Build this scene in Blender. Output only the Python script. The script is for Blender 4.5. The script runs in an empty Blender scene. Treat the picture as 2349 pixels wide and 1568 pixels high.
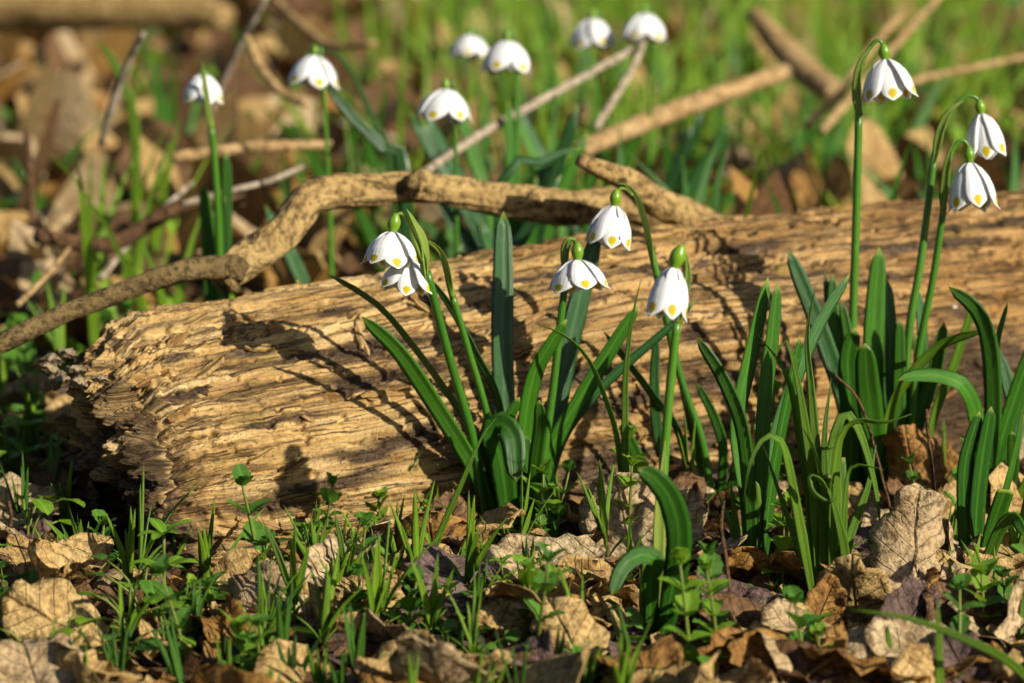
import bpy, math, random
import numpy as np
from mathutils import Vector, Matrix, Euler
from mathutils.bvhtree import BVHTree
SC = bpy.context.scene
COL = SC.collection
R = math.radians
# ---------------------------------------------------------------- camera
VW, VH, VF = 2349., 1568., 6850.          # photo measured on a 2349 x 1568 grid
PITCH, HC = R(10.6), 0.35                 # lens 35 cm above the forest floor
cam = bpy.data.cameras.new('camera'); camo = bpy.data.objects.new('camera', cam); COL.objects.link(camo)
camo.location = (0, 0, HC); camo.rotation_euler = (R(90) - PITCH, 0, 0)
cam.sensor_width = 36; cam.lens = VF / VW * 36
cam.clip_start = .02; cam.clip_end = 400
cam.dof.use_dof = True; cam.dof.focus_distance = 1.325; cam.dof.aperture_fstop = 9.2
cam.dof.aperture_blades = 0
SC.camera = camo
# ---------------------------------------------------------------- light
SUN = Vector((0.68, -0.57, 0.46)).normalized()      # towards the sun: low, from the right and behind the camera
w = bpy.data.worlds.new('World'); SC.world = w; w.use_nodes = True
wn = w.node_tree; bg = wn.nodes['Background']
sky = wn.nodes.new('ShaderNodeTexSky'); sky.sky_type = 'NISHITA'; sky.sun_disc = False
sky.sun_elevation = math.asin(SUN.z); sky.sun_rotation = math.atan2(SUN.x, SUN.y)
wn.links.new(sky.outputs[0], bg.inputs[0]); bg.inputs[1].default_value = 0.05
sl = bpy.data.lights.new('sun', 'SUN'); sl.energy = 5.0; sl.angle = R(.53); sl.color = (1, .925, .78)
so = bpy.data.objects.new('sun', sl); COL.objects.link(so)
so.rotation_euler = (-SUN).to_track_quat('-Z', 'Y').to_euler()
vs = SC.view_settings; vs.view_transform = 'Standard'; vs.look = 'None'; vs.exposure = 0.55; vs.gamma = 1
SC.render.engine = 'CYCLES'; SC.cycles.use_denoising = True
SC.cycles.max_bounces = 8; SC.cycles.diffuse_bounces = 4; SC.cycles.transmission_bounces = 4

# ---------------------------------------------------------------- pixel <-> place
CP, SP = math.cos(PITCH), math.sin(PITCH)
def ray(x, y):
    a = (x - VW / 2) / VF; b = -(y - VH / 2) / VF
    return np.array([a, CP + b * SP, -SP + b * CP])
O = np.array([0, 0, HC])
def G(x, y):
    d = ray(x, y); return O + d * (-HC / d[2])
def P(x, y, dep):
    d = ray(x, y); return O + d * (dep / d[1])
def proj(p):
    p = np.asarray(p) - O
    z = p[1] * CP - p[2] * SP; yy = p[1] * SP + p[2] * CP
    return VW / 2 + VF * p[0] / z, VH / 2 - VF * yy / z
def row(dep):                                    # photo row where the ground lies at this depth
    return proj((0, dep, 0))[1]
def M(px, dep): return px * dep / VF             # pixels -> metres at a depth
# ---------------------------------------------------------------- noise
def _h(ix, iy, s):
    n = (ix.astype(np.int64) * 374761393 + iy.astype(np.int64) * 668265263 + s * 1442695041) & 0x7fffffff
    n = ((n ^ (n >> 13)) * 1274126177) & 0x7fffffff
    return ((n ^ (n >> 16)) & 0xffff) / 65535.
def vn(x, y, s=0):
    x = np.asarray(x, float); y = np.asarray(y, float)
    ix = np.floor(x); iy = np.floor(y); fx = x - ix; fy = y - iy
    fx = fx * fx * (3 - 2 * fx); fy = fy * fy * (3 - 2 * fy)
    a = _h(ix, iy, s); b = _h(ix + 1, iy, s); c = _h(ix, iy + 1, s); d = _h(ix + 1, iy + 1, s)
    return (a + (b - a) * fx) * (1 - fy) + (c + (d - c) * fx) * fy
def fbm(x, y, o=4, s=0):
    t = 0; a = .5; n = 0
    for k in range(o):
        t = t + a * vn(x * 2 ** k + 13.7 * k, y * 2 ** k + 7.1 * k, s + k); n += a; a *= .5
    return t / n
def sstep(a, b, x):
    t = np.clip((x - a) / (b - a), 0, 1); return t * t * (3 - 2 * t)
def gz(x, y):
    return (fbm(np.asarray(x) * 9, np.asarray(y) * 9, 4, 5) - .5) * .022 + (fbm(np.asarray(x) * 45, np.asarray(y) * 45, 2, 9) - .5) * .006 - .006 * np.exp(-(((np.asarray(x) + .13) / .09) ** 2 + ((np.asarray(y) - 1.31) / .05) ** 2))
# ---------------------------------------------------------------- meshes
def mesh(name, V, F, mat, uv=None, smooth=True):
    me = bpy.data.meshes.new(name)
    V = np.asarray(V, dtype=np.float32)
    me.from_pydata(V.tolist(), [], F.tolist() if isinstance(F, np.ndarray) else F)
    if uv is not None:
        L = np.empty(len(me.loops), dtype=np.int32); me.loops.foreach_get('vertex_index', L)
        l = me.uv_layers.new(name='UVMap'); l.data.foreach_set('uv', np.asarray(uv, dtype=np.float32)[L].ravel())
    if smooth: me.polygons.foreach_set('use_smooth', [True] * len(me.polygons))
    for m in (mat if isinstance(mat, (list, tuple)) else [mat]): me.materials.append(m)
    me.update(); return me
def ob(name, me, parent=None, loc=(0, 0, 0), rot=None, scale=None):
    o = bpy.data.objects.new(name, me); COL.objects.link(o)
    o.location = tuple(loc)
    if rot is not None: o.rotation_euler = rot
    if scale is not None: o.scale = (scale,) * 3 if not hasattr(scale, '__len__') else scale
    if parent is not None: o.parent = parent
    return o
def tag(o, label, cat, group=None):
    o['label'] = label; o['category'] = cat
    if group: o['group'] = group
    return o
def thing(name, label, cat, loc, group=None, rotz=0):
    o = ob(name, None, None, loc); o.rotation_euler = (0, 0, rotz); o.empty_display_size = .01
    return tag(o, label, cat, group)
def part(name, VFU, mat, parent):
    V, F, U = VFU
    V = np.asarray(V)
    if parent is not None: V = V - worldloc(parent)
    return ob(name, mesh(name, V, F, mat, U), parent)
def worldloc(o):
    p = np.array(o.location); 
    while o.parent is not None: o = o.parent; p = p + np.array(o.location)
    return p
def spline(pts, n):
    p = np.asarray(pts, float)
    if len(p) == 2: p = np.array([p[0], (p[0] + p[1]) / 2, p[1]])
    q = np.vstack([2 * p[0] - p[1], p, 2 * p[-1] - p[-2]])
    seg = np.linalg.norm(np.diff(p, axis=0), axis=1); cum = np.r_[0, np.cumsum(seg)]
    s = np.linspace(0, cum[-1], n); out = []
    for x in s:
        i = min(max(np.searchsorted(cum, x) - 1, 0), len(seg) - 1)
        t = (x - cum[i]) / max(seg[i], 1e-9)
        a, b, c, d = q[i:i + 4]
        out.append(.5 * ((2 * b) + (-a + c) * t + (2 * a - 5 * b + 4 * c - d) * t * t + (-a + 3 * b - 3 * c + d) * t ** 3))
    return np.array(out)
def norm(v): return v / np.maximum(np.linalg.norm(v, axis=-1, keepdims=True), 1e-9)
def tube(pts, rad, n=24, m=10, jit=0, seed=0, raw=False):
    C = np.asarray(pts, float) if raw else spline(pts, n); n = len(C)
    T = norm(np.gradient(C, axis=0))
    r = np.interp(np.linspace(0, 1, n), np.linspace(0, 1, len(rad)), rad) if hasattr(rad, '__len__') else np.full(n, rad)
    ref = np.array([0, -1, .13]); X = norm(np.cross(T, ref)); Y = np.cross(X, T)
    L = np.r_[0, np.cumsum(np.linalg.norm(np.diff(C, axis=0), axis=1))]
    V = []; U = []
    for j in range(m):
        a = 2 * math.pi * j / m
        rr = r.copy()
        if jit:
            ca, sa = math.cos(a) * 1.7 + 5, math.sin(a) * 1.7 + 5
            q = L / max(r.mean(), 1e-5) * .45
            rr = r * (1 + jit * (fbm(q + ca * 3, np.full(n, sa * 3.) + q * .3, 5, seed) - .5) * 2)
        V.append(C + (X * math.cos(a) + Y * math.sin(a)) * rr[:, None]); U.append(np.c_[np.full(n, 2 * math.pi * r.mean() * j / m), L])
    V = np.array(V).transpose(1, 0, 2).reshape(-1, 3); U = np.array(U).transpose(1, 0, 2).reshape(-1, 2)
    F = []
    for i in range(n - 1):
        for j in range(m):
            k = (j + 1) % m
            F.append((i * m + j, i * m + k, (i + 1) * m + k, (i + 1) * m + j))
    F.append(tuple(range(m))[::-1]); F.append(tuple((n - 1) * m + j for j in range(m)))
    return V, F, U
PROF = {'strap': ([0, .1, .35, .7, .88, .95, .985, 1], [.62, .72, .95, 1, .84, .56, .3, .04]),
        'grass': ([0, .12, .3, .6, .85, 1], [.45, .7, 1, .82, .4, .03]),
        'cut': ([0, .3, .97, 1], [.8, .95, 1, .9]),
        'lance': ([0, .1, .3, .6, .85, 1], [.12, .5, .95, .9, .45, .03])}
def ribbon(pts, width, n=22, nrm=(0, -1, .25), tw=(0, 0), prof='strap', fold=.18, thick=.0007, wav=0, seed=0):
    C = spline(pts, n); T = norm(np.gradient(C, axis=0))
    t = np.linspace(0, 1, n); wd = np.interp(t, *PROF[prof]) * width / 2
    if prof == 'strap':                                   # round the tip
        e = t > .86; wd = np.where(e, np.interp(.86, *PROF[prof]) * width / 2 * np.sqrt(np.clip(1 - ((t - .86) / .14) ** 2, 0.0009, 1)), wd)
    Nn = np.tile(np.array(nrm, float), (n, 1)); Nn = norm(Nn - (Nn * T).sum(1)[:, None] * T)
    Wd = np.cross(T, Nn)
    an = R(tw[0]) + (R(tw[1]) - R(tw[0])) * t
    W2 = Wd * np.cos(an)[:, None] + Nn * np.sin(an)[:, None]; N2 = Nn * np.cos(an)[:, None] - Wd * np.sin(an)[:, None]
    S = [-1, -.55, 0, .55, 1, .55, 0, -.55]; low = [0, 0, 0, 0, 0, 1, 1, 1]
    V = []; U = []
    for s, b in zip(S, low):
        off = fold * wd * (abs(s) ** 1.3) - b * thick * (1.6 - abs(s)) * np.minimum(1, wd / (width * .2 + 1e-9))
        if wav: off = off + wav * wd * (vn(t * 7 + 3.3 * s, t * 0 + seed, seed) - .5) * abs(s)
        V.append(C + W2 * (wd * s)[:, None] + N2 * off[:, None]); U.append(np.c_[np.full(n, (s + 1) / 2), t])
    m = 8
    V = np.array(V).transpose(1, 0, 2).reshape(-1, 3); U = np.array(U).transpose(1, 0, 2).reshape(-1, 2)
    F = [(i * m + j, i * m + (j + 1) % m, (i + 1) * m + (j + 1) % m, (i + 1) * m + j) for i in range(n - 1) for j in range(m)]
    F.append(tuple(range(m))[::-1]); F.append(tuple((n - 1) * m + j for j in range(m)))
    return V, F, U
# ---------------------------------------------------------------- materials
class NT:
    def __init__(s, name):
        s.m = bpy.data.materials.new(name); s.m.use_nodes = True; s.t = s.m.node_tree
        s.t.nodes.clear(); s.out = s.t.nodes.new('ShaderNodeOutputMaterial')
    def n(s, ty, ins=None, **kw):
        nd = s.t.nodes.new('ShaderNode' + ty)
        for k, v in kw.items(): setattr(nd, k, v)
        for k, v in (ins or {}).items():
            if isinstance(v, bpy.types.NodeSocket): s.t.links.new(v, nd.inputs[k])
            else: nd.inputs[k].default_value = v
        return nd
    def map(s, vec, scale, loc=(0, 0, 0)):
        return s.n('Mapping', {'Vector': vec, 'Scale': scale, 'Location': loc}).outputs[0]
    def noise(s, vec, scale=1, det=4, rough=.55, dist=0):
        return s.n('TexNoise', {'Vector': vec, 'Scale': scale, 'Detail': det, 'Roughness': rough, 'Distortion': dist}).outputs[0]
    def ramp(s, f, stops):
        nd = s.n('ValToRGB', {0: f}); e = nd.color_ramp.elements
        while len(e) < len(stops): e.new(.5)
        for i, (p, c) in enumerate(stops):
            e[i].position = p; e[i].color = (c if hasattr(c, '__len__') else (c, c, c)) [:3] + (1,) if hasattr(c, '__len__') else (c, c, c, 1)
        return nd.outputs[0]
    def mix(s, f, a, b, mode='MIX'):
        nd = s.n('Mix', data_type='RGBA', blend_type=mode)
        for k, v in ((0, f), (6, a), (7, b)):
            if isinstance(v, bpy.types.NodeSocket): s.t.links.new(v, nd.inputs[k])
            else: nd.inputs[k].default_value = v if not hasattr(v, '__len__') else tuple(v)[:3] + (1,)
        return nd.outputs[2]
    def math(s, op, a, b=0.0, c=0.0):
        return s.n('Math', {0: a, 1: b, 2: c}, operation=op).outputs[0]
    def bump(s, h, strength=.5, dist=.001, nrm=None):
        i = {'Height': h, 'Strength': strength, 'Distance': dist}
        if nrm is not None: i['Normal'] = nrm
        return s.n('Bump', i).outputs[0]
    def bsdf(s, col, rough=.6, spec=.3, nrm=None, trans=0, tcol=None, extra=None):
        i = {'Base Color': col if isinstance(col, bpy.types.NodeSocket) else tuple(col)[:3] + (1,), 'Roughness': rough, 'Specular IOR Level': spec}
        if nrm is not None: i['Normal'] = nrm
        i.update(extra or {})
        sh = s.n('BsdfPrincipled', i).outputs[0]
        if trans:
            ti = {'Color': tcol if isinstance(tcol, bpy.types.NodeSocket) else tuple(tcol)[:3] + (1,)}
            tr = s.n('BsdfTranslucent', ti).outputs[0]
            sh = s.n('MixShader', {0: trans, 1: sh, 2: tr}).outputs[0]
        s.t.links.new(sh, s.out.inputs[0]); return s.m
def uvn(s): return s.n('UVMap', uv_map='UVMap').outputs[0]
def objn(s): return s.n('TexCoord').outputs['Object']
def rnd(s): return s.n('ObjectInfo').outputs['Random']
def green(name, a, b, rough=.38, spec=.45, trans=.25, tc=(.25, .5, .03), tip=None, rib=.35):
    s = NT(name); uv = uvn(s)
    st = s.noise(s.map(uv, (42, 1.2, 1)), 1, 3)
    bl = s.noise(s.map(objn(s), (60, 60, 30)), 1, 3)
    f = s.math('ADD', s.math('MULTIPLY', st, .6), s.math('MULTIPLY', rnd(s), .5))
    c = s.mix(s.ramp(f, [(.25, 0.), (.8, 1.)]), a, b)
    c = s.mix(s.ramp(bl, [(.45, 0.), (.75, .35)]), c, tuple(x * .62 for x in a))
    x = s.n('SeparateXYZ', {0: uv})
    mid = s.math('ABSOLUTE', s.math('SUBTRACT', x.outputs[0], .5))
    c = s.mix(s.math('MULTIPLY', s.ramp(mid, [(.0, 1.), (.10, 0.)]), rib), c, tuple(min(1, q * 1.9 + .02) for q in b))
    sp = s.noise(s.map(objn(s), (420, 420, 420)), 1, 3, .6)
    c = s.mix(s.ramp(sp, [(.62, 0.), (.75, .45)]), c, tuple(q * 1.5 + .03 for q in b))
    if tip: c = s.mix(s.ramp(x.outputs[1], [(.965, 0.), (.995, 1.)]), c, tip)
    return s.bsdf(c, rough, spec, s.bump(s.math('ADD', st, s.math('MULTIPLY', bl, .7)), .6, .0008), trans, s.mix(.5, c, tc))
m_strap = green('strap_leaf', (.020, .088, .006), (.055, .18, .010), .40, .36, .2, (.13, .36, .015), (.25, .3, .03))
m_strap_d = green('strap_leaf_bluish', (.018, .075, .018), (.045, .14, .03), .28, .5, .16, (.10, .30, .03), (.22, .28, .04))
m_lily = green('narrow_leaf', (.07, .17, .010), (.15, .28, .02), .4, .4, .38, (.25, .45, .02), (.3, .3, .06))
m_grass = green('grass_blade', (.09, .20, .010), (.19, .33, .018), .42, .35, .35, (.32, .52, .02))
m_grass_d = green('dark_grass_blade', (.03, .10, .010), (.07, .18, .016), .42, .35, .3, (.2, .4, .02))
m_stem = green('flower_stem', (.035, .13, .010), (.07, .20, .012), .36, .5, .08, (.2, .4, .02), rib=0)
m_spathe = green('pale_spathe', (.16, .28, .025), (.30, .40, .07), .4, .4, .3, (.5, .6, .1), rib=.2)
m_ovary = green('ovary', (.10, .23, .010), (.17, .31, .015), .33, .5, .1, (.3, .5, .02), rib=0)
m_herb = green('herb_leaf', (.04, .13, .012), (.10, .24, .02), .45, .35, .28, (.22, .45, .03), rib=.3)
m_herb_b = green('bright_herb_leaf', (.10, .24, .012), (.2, .36, .02), .45, .35, .32, (.4, .6, .03), rib=.3)
m_hstem = green('herb_stem', (.10, .11, .02), (.15, .2, .03), .5, .3, .1, (.3, .4, .05), rib=0)
def petal_mat():
    s = NT('petal'); uv = uvn(s); x = s.n('SeparateXYZ', {0: uv})
    vein = s.noise(s.map(uv, (16, .9, 1)), 1, 2, .5, .4)
    du = s.math('DIVIDE', s.math('SUBTRACT', x.outputs[0], .5), .20)
    dv = s.math('DIVIDE', s.math('SUBTRACT', x.outputs[1], .85), .135)
    d = s.math('SQRT', s.math('ADD', s.math('MULTIPLY', du, du), s.math('POWER', s.math('ABSOLUTE', dv), 2.6)))
    d = s.math('ADD', d, s.math('MULTIPLY', s.math('SUBTRACT', s.noise(s.map(uv, (9, 9, 1)), 1, 2), .5), .25))
    k = s.ramp(d, [(.72, 1.), (1., 0.)])
    c = s.mix(k, (.84, .84, .84), s.mix(vein, (.56, .42, .005), (.66, .54, .01)))
    return s.bsdf(c, .5, .25, s.bump(vein, .35, .0012), .3, c)
m_petal = petal_mat()
s = NT('anther'); m_anther = s.bsdf((.75, .38, .03), .6, .2)
def dead(name, a, b, c3, trans=.18, veins=True):
    s = NT(name); uv = uvn(s); oc = objn(s); rr = rnd(s)
    n1 = s.noise(s.map(oc, (45, 45, 45)), 1, 5, .65)
    n2 = s.noise(s.map(oc, (420, 420, 420)), 1, 4, .6)
    n3 = s.noise(s.map(oc, (150, 150, 150), (3, 1, 7)), 1, 3, .6)
    c = s.mix(s.ramp(n1, [(.3, 0.), (.7, 1.)]), a, b)
    c = s.mix(s.ramp(n3, [(.52, 0.), (.68, .85)]), c, c3)
    c = s.mix(s.math('MULTIPLY', rr, .35), c, s.mix(1., c, (.62, .5, .42), 'MULTIPLY'))
    c = s.mix(s.ramp(n2, [(.36, .6), (.56, 0.)]), c, tuple(q * .35 for q in c3))
    x = s.n('SeparateXYZ', {0: uv})
    ax = s.math('ABSOLUTE', x.outputs[0])
    ph = s.math('FRACT', s.math('MULTIPLY', s.math('SUBTRACT', x.outputs[1], s.math('MULTIPLY', ax, .75)), 7.))
    v = s.math('ABSOLUTE', s.math('SUBTRACT', ph, .5))
    vl = s.ramp(v, [(.0, 1.), (.06, 0.)]); mid = s.ramp(ax, [(.0, 1.), (.022, 0.)])
    vv = s.math('MAXIMUM', s.math('MULTIPLY', vl, .6), mid)
    c = s.mix(s.math('MULTIPLY', vv, .3), c, tuple(q * .55 for q in c3))
    h = s.math('ADD', s.math('MULTIPLY', vv, .8), s.math('ADD', n2, n3))
    return s.bsdf(c, .62, .28, s.bump(h, .9, .0016), trans, s.mix(.3, c, (.5, .25, .06)))
DEAD = [dead('dry_leaf_tan', (.48, .31, .105), (.66, .47, .20), (.24, .12, .035)),
        dead('dry_leaf_grey', (.45, .32, .155), (.63, .49, .29), (.21, .125, .055), .12),
        dead('dry_leaf_orange', (.36, .18, .04), (.48, .27, .07), (.16, .07, .018), .25),
        dead('dry_leaf_brown', (.15, .075, .03), (.24, .13, .055), (.06, .03, .015), .15),
        dead('dry_leaf_plum', (.11, .065, .05), (.20, .13, .11), (.05, .03, .025), .1)]
def wood():
    s = NT('rotten_wood'); uv = uvn(s)
    warp = s.noise(s.map(uv, (14, 30, 1)), 1, 3)
    uvw = s.n('VectorMath', {0: uv, 1: s.n('CombineXYZ', {1: s.math('MULTIPLY', s.math('SUBTRACT', warp, .5), .007)}).outputs[0]}, operation='ADD').outputs[0]
    big = s.noise(s.map(uv, (9, 20, 1)), 1, 5, .6, .3)
    med = s.noise(s.map(uvw, (11, 230, 1)), 1, 6, .65, .2)
    fib = s.noise(s.map(uvw, (60, 1100, 1)), 1, 4, .65, .2)
    spk = s.noise(s.map(uv, (600, 800, 1)), 1, 3, .65)
    blk = s.noise(s.map(uv, (150, 330, 1), (7, 2, 0)), 1, 4, .7)
    rot = s.noise(s.map(uvw, (7, 110, 1), (4.2, 1.7, 0)), 1, 7, .7, .4)
    ck = s.math('ABSOLUTE', s.math('SUBTRACT', s.noise(s.map(uvw, (7, 120, 1), (1, 9, 0)), 1, 5, .6, .3), .5))
    cx = s.n('TexVoronoi', {'Vector': s.map(uv, (120, 260, 1)), 'Scale': 1., 'Randomness': 1.}, feature='DISTANCE_TO_EDGE').outputs[0]
    c = s.ramp(med, [(.26, (.24, .13, .04)), (.36, (.43, .27, .095)), (.50, (.58, .395, .16)), (.64, (.72, .53, .26))])
    c = s.mix(s.ramp(big, [(.36, .8), (.6, 0.)]), c, s.mix(1., c, (.70, .60, .46), 'MULTIPLY'))
    c = s.mix(s.ramp(big, [(.57, 0.), (.70, .65)]), c, s.mix(fib, (.45, .31, .14), (.74, .58, .34)))
    c = s.mix(s.ramp(fib, [(.34, .55), (.48, 0.)]), c, (.12, .055, .016))
    c = s.mix(s.ramp(rot, [(.54, 0.), (.60, .6), (.70, .95)]), c, s.mix(fib, (.018, .011, .006), (.12, .062, .022)))
    c = s.mix(s.ramp(ck, [(.0, .95), (.010, .55), (.024, 0.)]), c, (.022, .012, .006))
    c = s.mix(s.ramp(spk, [(.34, .8), (.43, 0.)]), c, (.055, .028, .012))
    c = s.mix(s.ramp(blk, [(.33, .85), (.40, 0.)]), c, (.035, .018, .008))
    c = s.mix(s.ramp(cx, [(.0, .4), (.03, 0.)]), c, (.06, .03, .012))
    old = s.noise(s.map(uv, (5.5, 9, 1), (3, 8, 0)), 1, 4, .55)
    c = s.mix(s.ramp(old, [(.50, 0.), (.64, .75)]), c, s.mix(1., c, (.50, .46, .40), 'MULTIPLY'))
    length_tone = s.math('ADD', s.n('SeparateXYZ', {0: uv}).outputs[0], s.math('MULTIPLY', s.math('SUBTRACT', big, .5), .5))  # wood turns darker and browner towards the right end, broken up by noise
    c = s.mix(s.ramp(length_tone, [(.12, .12), (.42, .9)]), c, s.mix(1., c, (.70, .60, .52), 'MULTIPLY'))
    mos = s.noise(s.map(uv, (26, 60, 1), (9, 4, 0)), 1, 5, .65)
    c = s.mix(s.ramp(mos, [(.58, 0.), (.72, .55)]), c, (.20, .17, .03))
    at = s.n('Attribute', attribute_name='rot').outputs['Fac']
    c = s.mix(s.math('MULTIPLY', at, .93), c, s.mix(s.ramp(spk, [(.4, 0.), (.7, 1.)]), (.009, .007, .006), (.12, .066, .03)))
    h = s.math('ADD', s.math('MULTIPLY', med, 1.3), s.math('ADD', s.math('MULTIPLY', fib, .8), s.math('MULTIPLY', s.math('ADD', spk, blk), .5)))
    h = s.math('SUBTRACT', h, s.math('ADD', s.ramp(rot, [(.50, 0.), (.62, .8)]), s.ramp(ck, [(.0, 1.), (.03, 0.)])))
    return s.bsdf(c, s.math('SUBTRACT', .8, s.math('MULTIPLY', at, .35)), .22, s.bump(h, .8, .0013))
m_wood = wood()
def bark(name, a, b, dk, sc=1, spot=.62):
    s = NT(name); uv = uvn(s); oc = objn(s)
    n1 = s.noise(s.map(oc, (60 * sc,) * 3), 1, 5, .6); n2 = s.noise(s.map(oc, (210 * sc,) * 3), 1, 5, .7); n3 = s.noise(s.map(oc, (34 * sc,) * 3, (2, 5, 1)), 1, 6, .7, .6)
    c = s.mix(s.ramp(n1, [(.3, 0.), (.7, 1.)]), a, b)
    c = s.mix(s.ramp(n2, [(.40, .9), (.53, 0.)]), c, tuple(q * .38 for q in a))
    c = s.mix(s.ramp(n3, [(spot, 0.), (spot + .06, .9)]), c, dk)
    return s.bsdf(c, .75, .2, s.bump(s.math('ADD', s.math('ADD', n2, s.math('MULTIPLY', n1, 1.5)), s.ramp(n3, [(spot - .04, 0.), (spot + .05, -1.)])), 1., .0045))
m_bark = bark('branch_bark', (.34, .215, .075), (.54, .37, .15), (.055, .03, .012), 1., .585)
m_bark_d = bark('mossy_twig_bark', (.12, .08, .028), (.22, .15, .06), (.03, .02, .01))
m_stick = bark('pale_stick', (.40, .25, .10), (.55, .37, .18), (.15, .08, .03), .7, .68)
m_stick_g = bark('grey_stick', (.36, .28, .19), (.54, .45, .33), (.08, .05, .03), .7, .68)
m_stick_b = bark('brown_twig', (.10, .05, .024), (.17, .09, .04), (.03, .018, .01))
m_fung = bark('fungus_skin', (.30, .20, .10), (.56, .43, .26), (.09, .05, .025), 2.2, .58)
def soil():
    s = NT('forest_soil'); oc = objn(s)
    n1 = s.noise(s.map(oc, (14,) * 3), 1, 6, .65); n2 = s.noise(s.map(oc, (160,) * 3), 1, 5, .65)
    c = s.ramp(n1, [(.3, (.022, .013, .007)), (.5, (.055, .033, .016)), (.72, (.11, .07, .032))])
    c = s.mix(s.ramp(n2, [(.55, 0.), (.75, .7)]), c, (.19, .12, .055))
    return s.bsdf(c, .9, .15, s.bump(s.math('ADD', n1, n2), .9, .006))
m_soil = soil()
# ================================================================ ground
def axis(a, b, n, far):
    return np.r_[-np.array(far[::-1]) + a, np.linspace(a, b, n), np.array(far) + b]
far = [.3, .8, 2, 5, 12, 30, 80, 200]
gx = axis(-1., 1., 150, far); gy = axis(.9, 3.6, 170, far)
XX, YY = np.meshgrid(gx, gy)
ZZ = gz(XX, YY) - .002
V = np.c_[XX.ravel(), YY.ravel(), ZZ.ravel()]
nx, ny = len(gx), len(gy)
F = [(j * nx + i, j * nx + i + 1, (j + 1) * nx + i + 1, (j + 1) * nx + i) for j in range(ny - 1) for i in range(nx - 1)]
ground = ob('ground', mesh('ground', V, F, m_soil)); ground['kind'] = 'structure'
# ================================================================ log
LA = R(30); la = np.array([math.cos(LA), math.sin(LA), 0]); lp = np.array([math.sin(LA), -math.cos(LA), 0])
LQ = G(420, 1310)
secp = [(-.095, -.035), (-.132, .012), (-.139, .055), (-.134, .083), (-.120, .097), (-.098, .1005), (-.075, .0925), (-.054, .079), (-.0325, .0625), (-.0145, .044), (-.004, .024), (.001, 0), (.001, -.03)]
NU, NV = 860, 420
sec = spline(np.array([(a, b, 0) for a, b in secp]), 1000)[:, :2]
arc = np.r_[0, np.cumsum(np.linalg.norm(np.diff(sec, axis=0), axis=1))]
pick = np.r_[np.linspace(0, .33, 50, endpoint=False), np.linspace(.33, 1, NV - 50)] * arc[-1]
sec = np.c_[np.interp(pick, arc, sec[:, 0]), np.interp(pick, arc, sec[:, 1])]; arc = pick
ug = np.linspace(0, 1, NU) ** 1.25 * .66
UU, AA = np.meshgrid(ug, arc, indexing='ij')
wv = np.tile(sec[:, 0], (NU, 1)); zv = np.tile(sec[:, 1], (NU, 1))
grow = 1 + .215 * sstep(0, .33, UU)
zv = np.where(zv > 0, zv * grow, zv)
bul = sstep(.03, .3, UU) * .012 * np.exp(-((AA - arc[-1] * .68) / .055) ** 2)
wv = wv + bul * .75; zv = zv + bul * .6
def logn(uu, aa):
    wp = aa + (fbm(uu * 14, aa * 30, 3, 20) - .5) * .006
    d = (fbm(uu * 6, aa * 16, 3, 21) - .5) * .007
    mk = .3 + 1.3 * sstep(.38, .62, fbm(uu * 9 + 5, aa * 24, 3, 22))
    d += (fbm(uu * 6, wp * 170, 4, 31) - .5) * .0020 * mk                       # fibre ridges
    q = fbm(uu * 7 + 3, wp * 75, 4, 41) * 7                                # flaking layers
    fr = q - np.floor(q); d += (np.floor(q) + sstep(.0, .08, fr)) * .00065
    d -= (1 - sstep(.0, .022, np.abs(fbm(uu * 6, wp * 75, 4, 51) - .5))) * .0017   # long splits
    d -= sstep(.60, .66, fbm(uu * 14, wp * 120, 4, 53)) * .0020 * mk            # eaten grooves
    d += (fbm(uu * 45, wp * 520, 3, 61) - .5) * .0018
    d += (fbm(uu * 300, aa * 420, 3, 71) - .5) * .0014
    d -= sstep(.70, .76, fbm(uu * 130, aa * 190, 2, 81)) * .0028           # worm pits
    d += sstep(.62, .64, fbm(uu * 30, aa * 90, 3, 83)) * .0016             # loose plates
    return d
disp = logn(UU, AA) - .0045
edge = np.exp(-UU / .016)
jag = (fbm(AA * 70, AA * 0 + 1, 4, 91) - .5) * .016 + (fbm(AA * 300, AA * 0 + 2, 2, 92) - .5) * .008
crumb = (fbm(UU * 170, AA * 170, 4, 95) - .5) * .010 * np.exp(-UU / .03)
uoff = jag * np.exp(-UU / .05) + .008 * sstep(.035, .075, zv) * np.exp(-UU / .05)
tw_ = np.gradient(wv, axis=1); tz_ = np.gradient(zv, axis=1); ln = np.sqrt(tw_ ** 2 + tz_ ** 2) + 1e-9
nw, nz = -tz_ / ln, tw_ / ln
topw = sstep(.02, .06, zv)
dd = disp + crumb - edge * .005 - topw * .004 * np.exp(-UU / .008)
wv2 = wv + nw * dd; zv2 = zv + nz * dd
LP3 = LQ + (UU + uoff)[..., None] * la + wv2[..., None] * lp + zv2[..., None] * np.array([0, 0, 1.])
LV = LP3.reshape(-1, 3)
idx = np.arange(NU * NV).reshape(NU, NV)
LF = np.c_[idx[:-1, :-1].ravel(), idx[1:, :-1].ravel(), idx[1:, 1:].ravel(), idx[:-1, 1:].ravel()]
log = thing('fallen_log', 'thick barkless rotten log lying across the forest floor', 'log', LQ)
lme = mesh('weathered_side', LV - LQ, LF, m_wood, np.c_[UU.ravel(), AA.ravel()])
def blob(uc, ac, ru, ra, k=1.):
    n = (fbm(UU * 60, AA * 200, 4, 99) - .5) * 1.7
    return k * sstep(1.25, .35, np.sqrt(((UU - uc) / ru) ** 2 + ((AA - ac) / ra) ** 2) + n)
BV = BVHTree.FromPolygons(LV.tolist(), LF.tolist())
def onlog(x, y, face=False):
    h = BV.ray_cast(Vector(O), Vector(ray(x, y)))
    if face: return h[2]
    return (None, None) if h[0] is None else (np.array(h[0]), np.array(h[1]))
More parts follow.
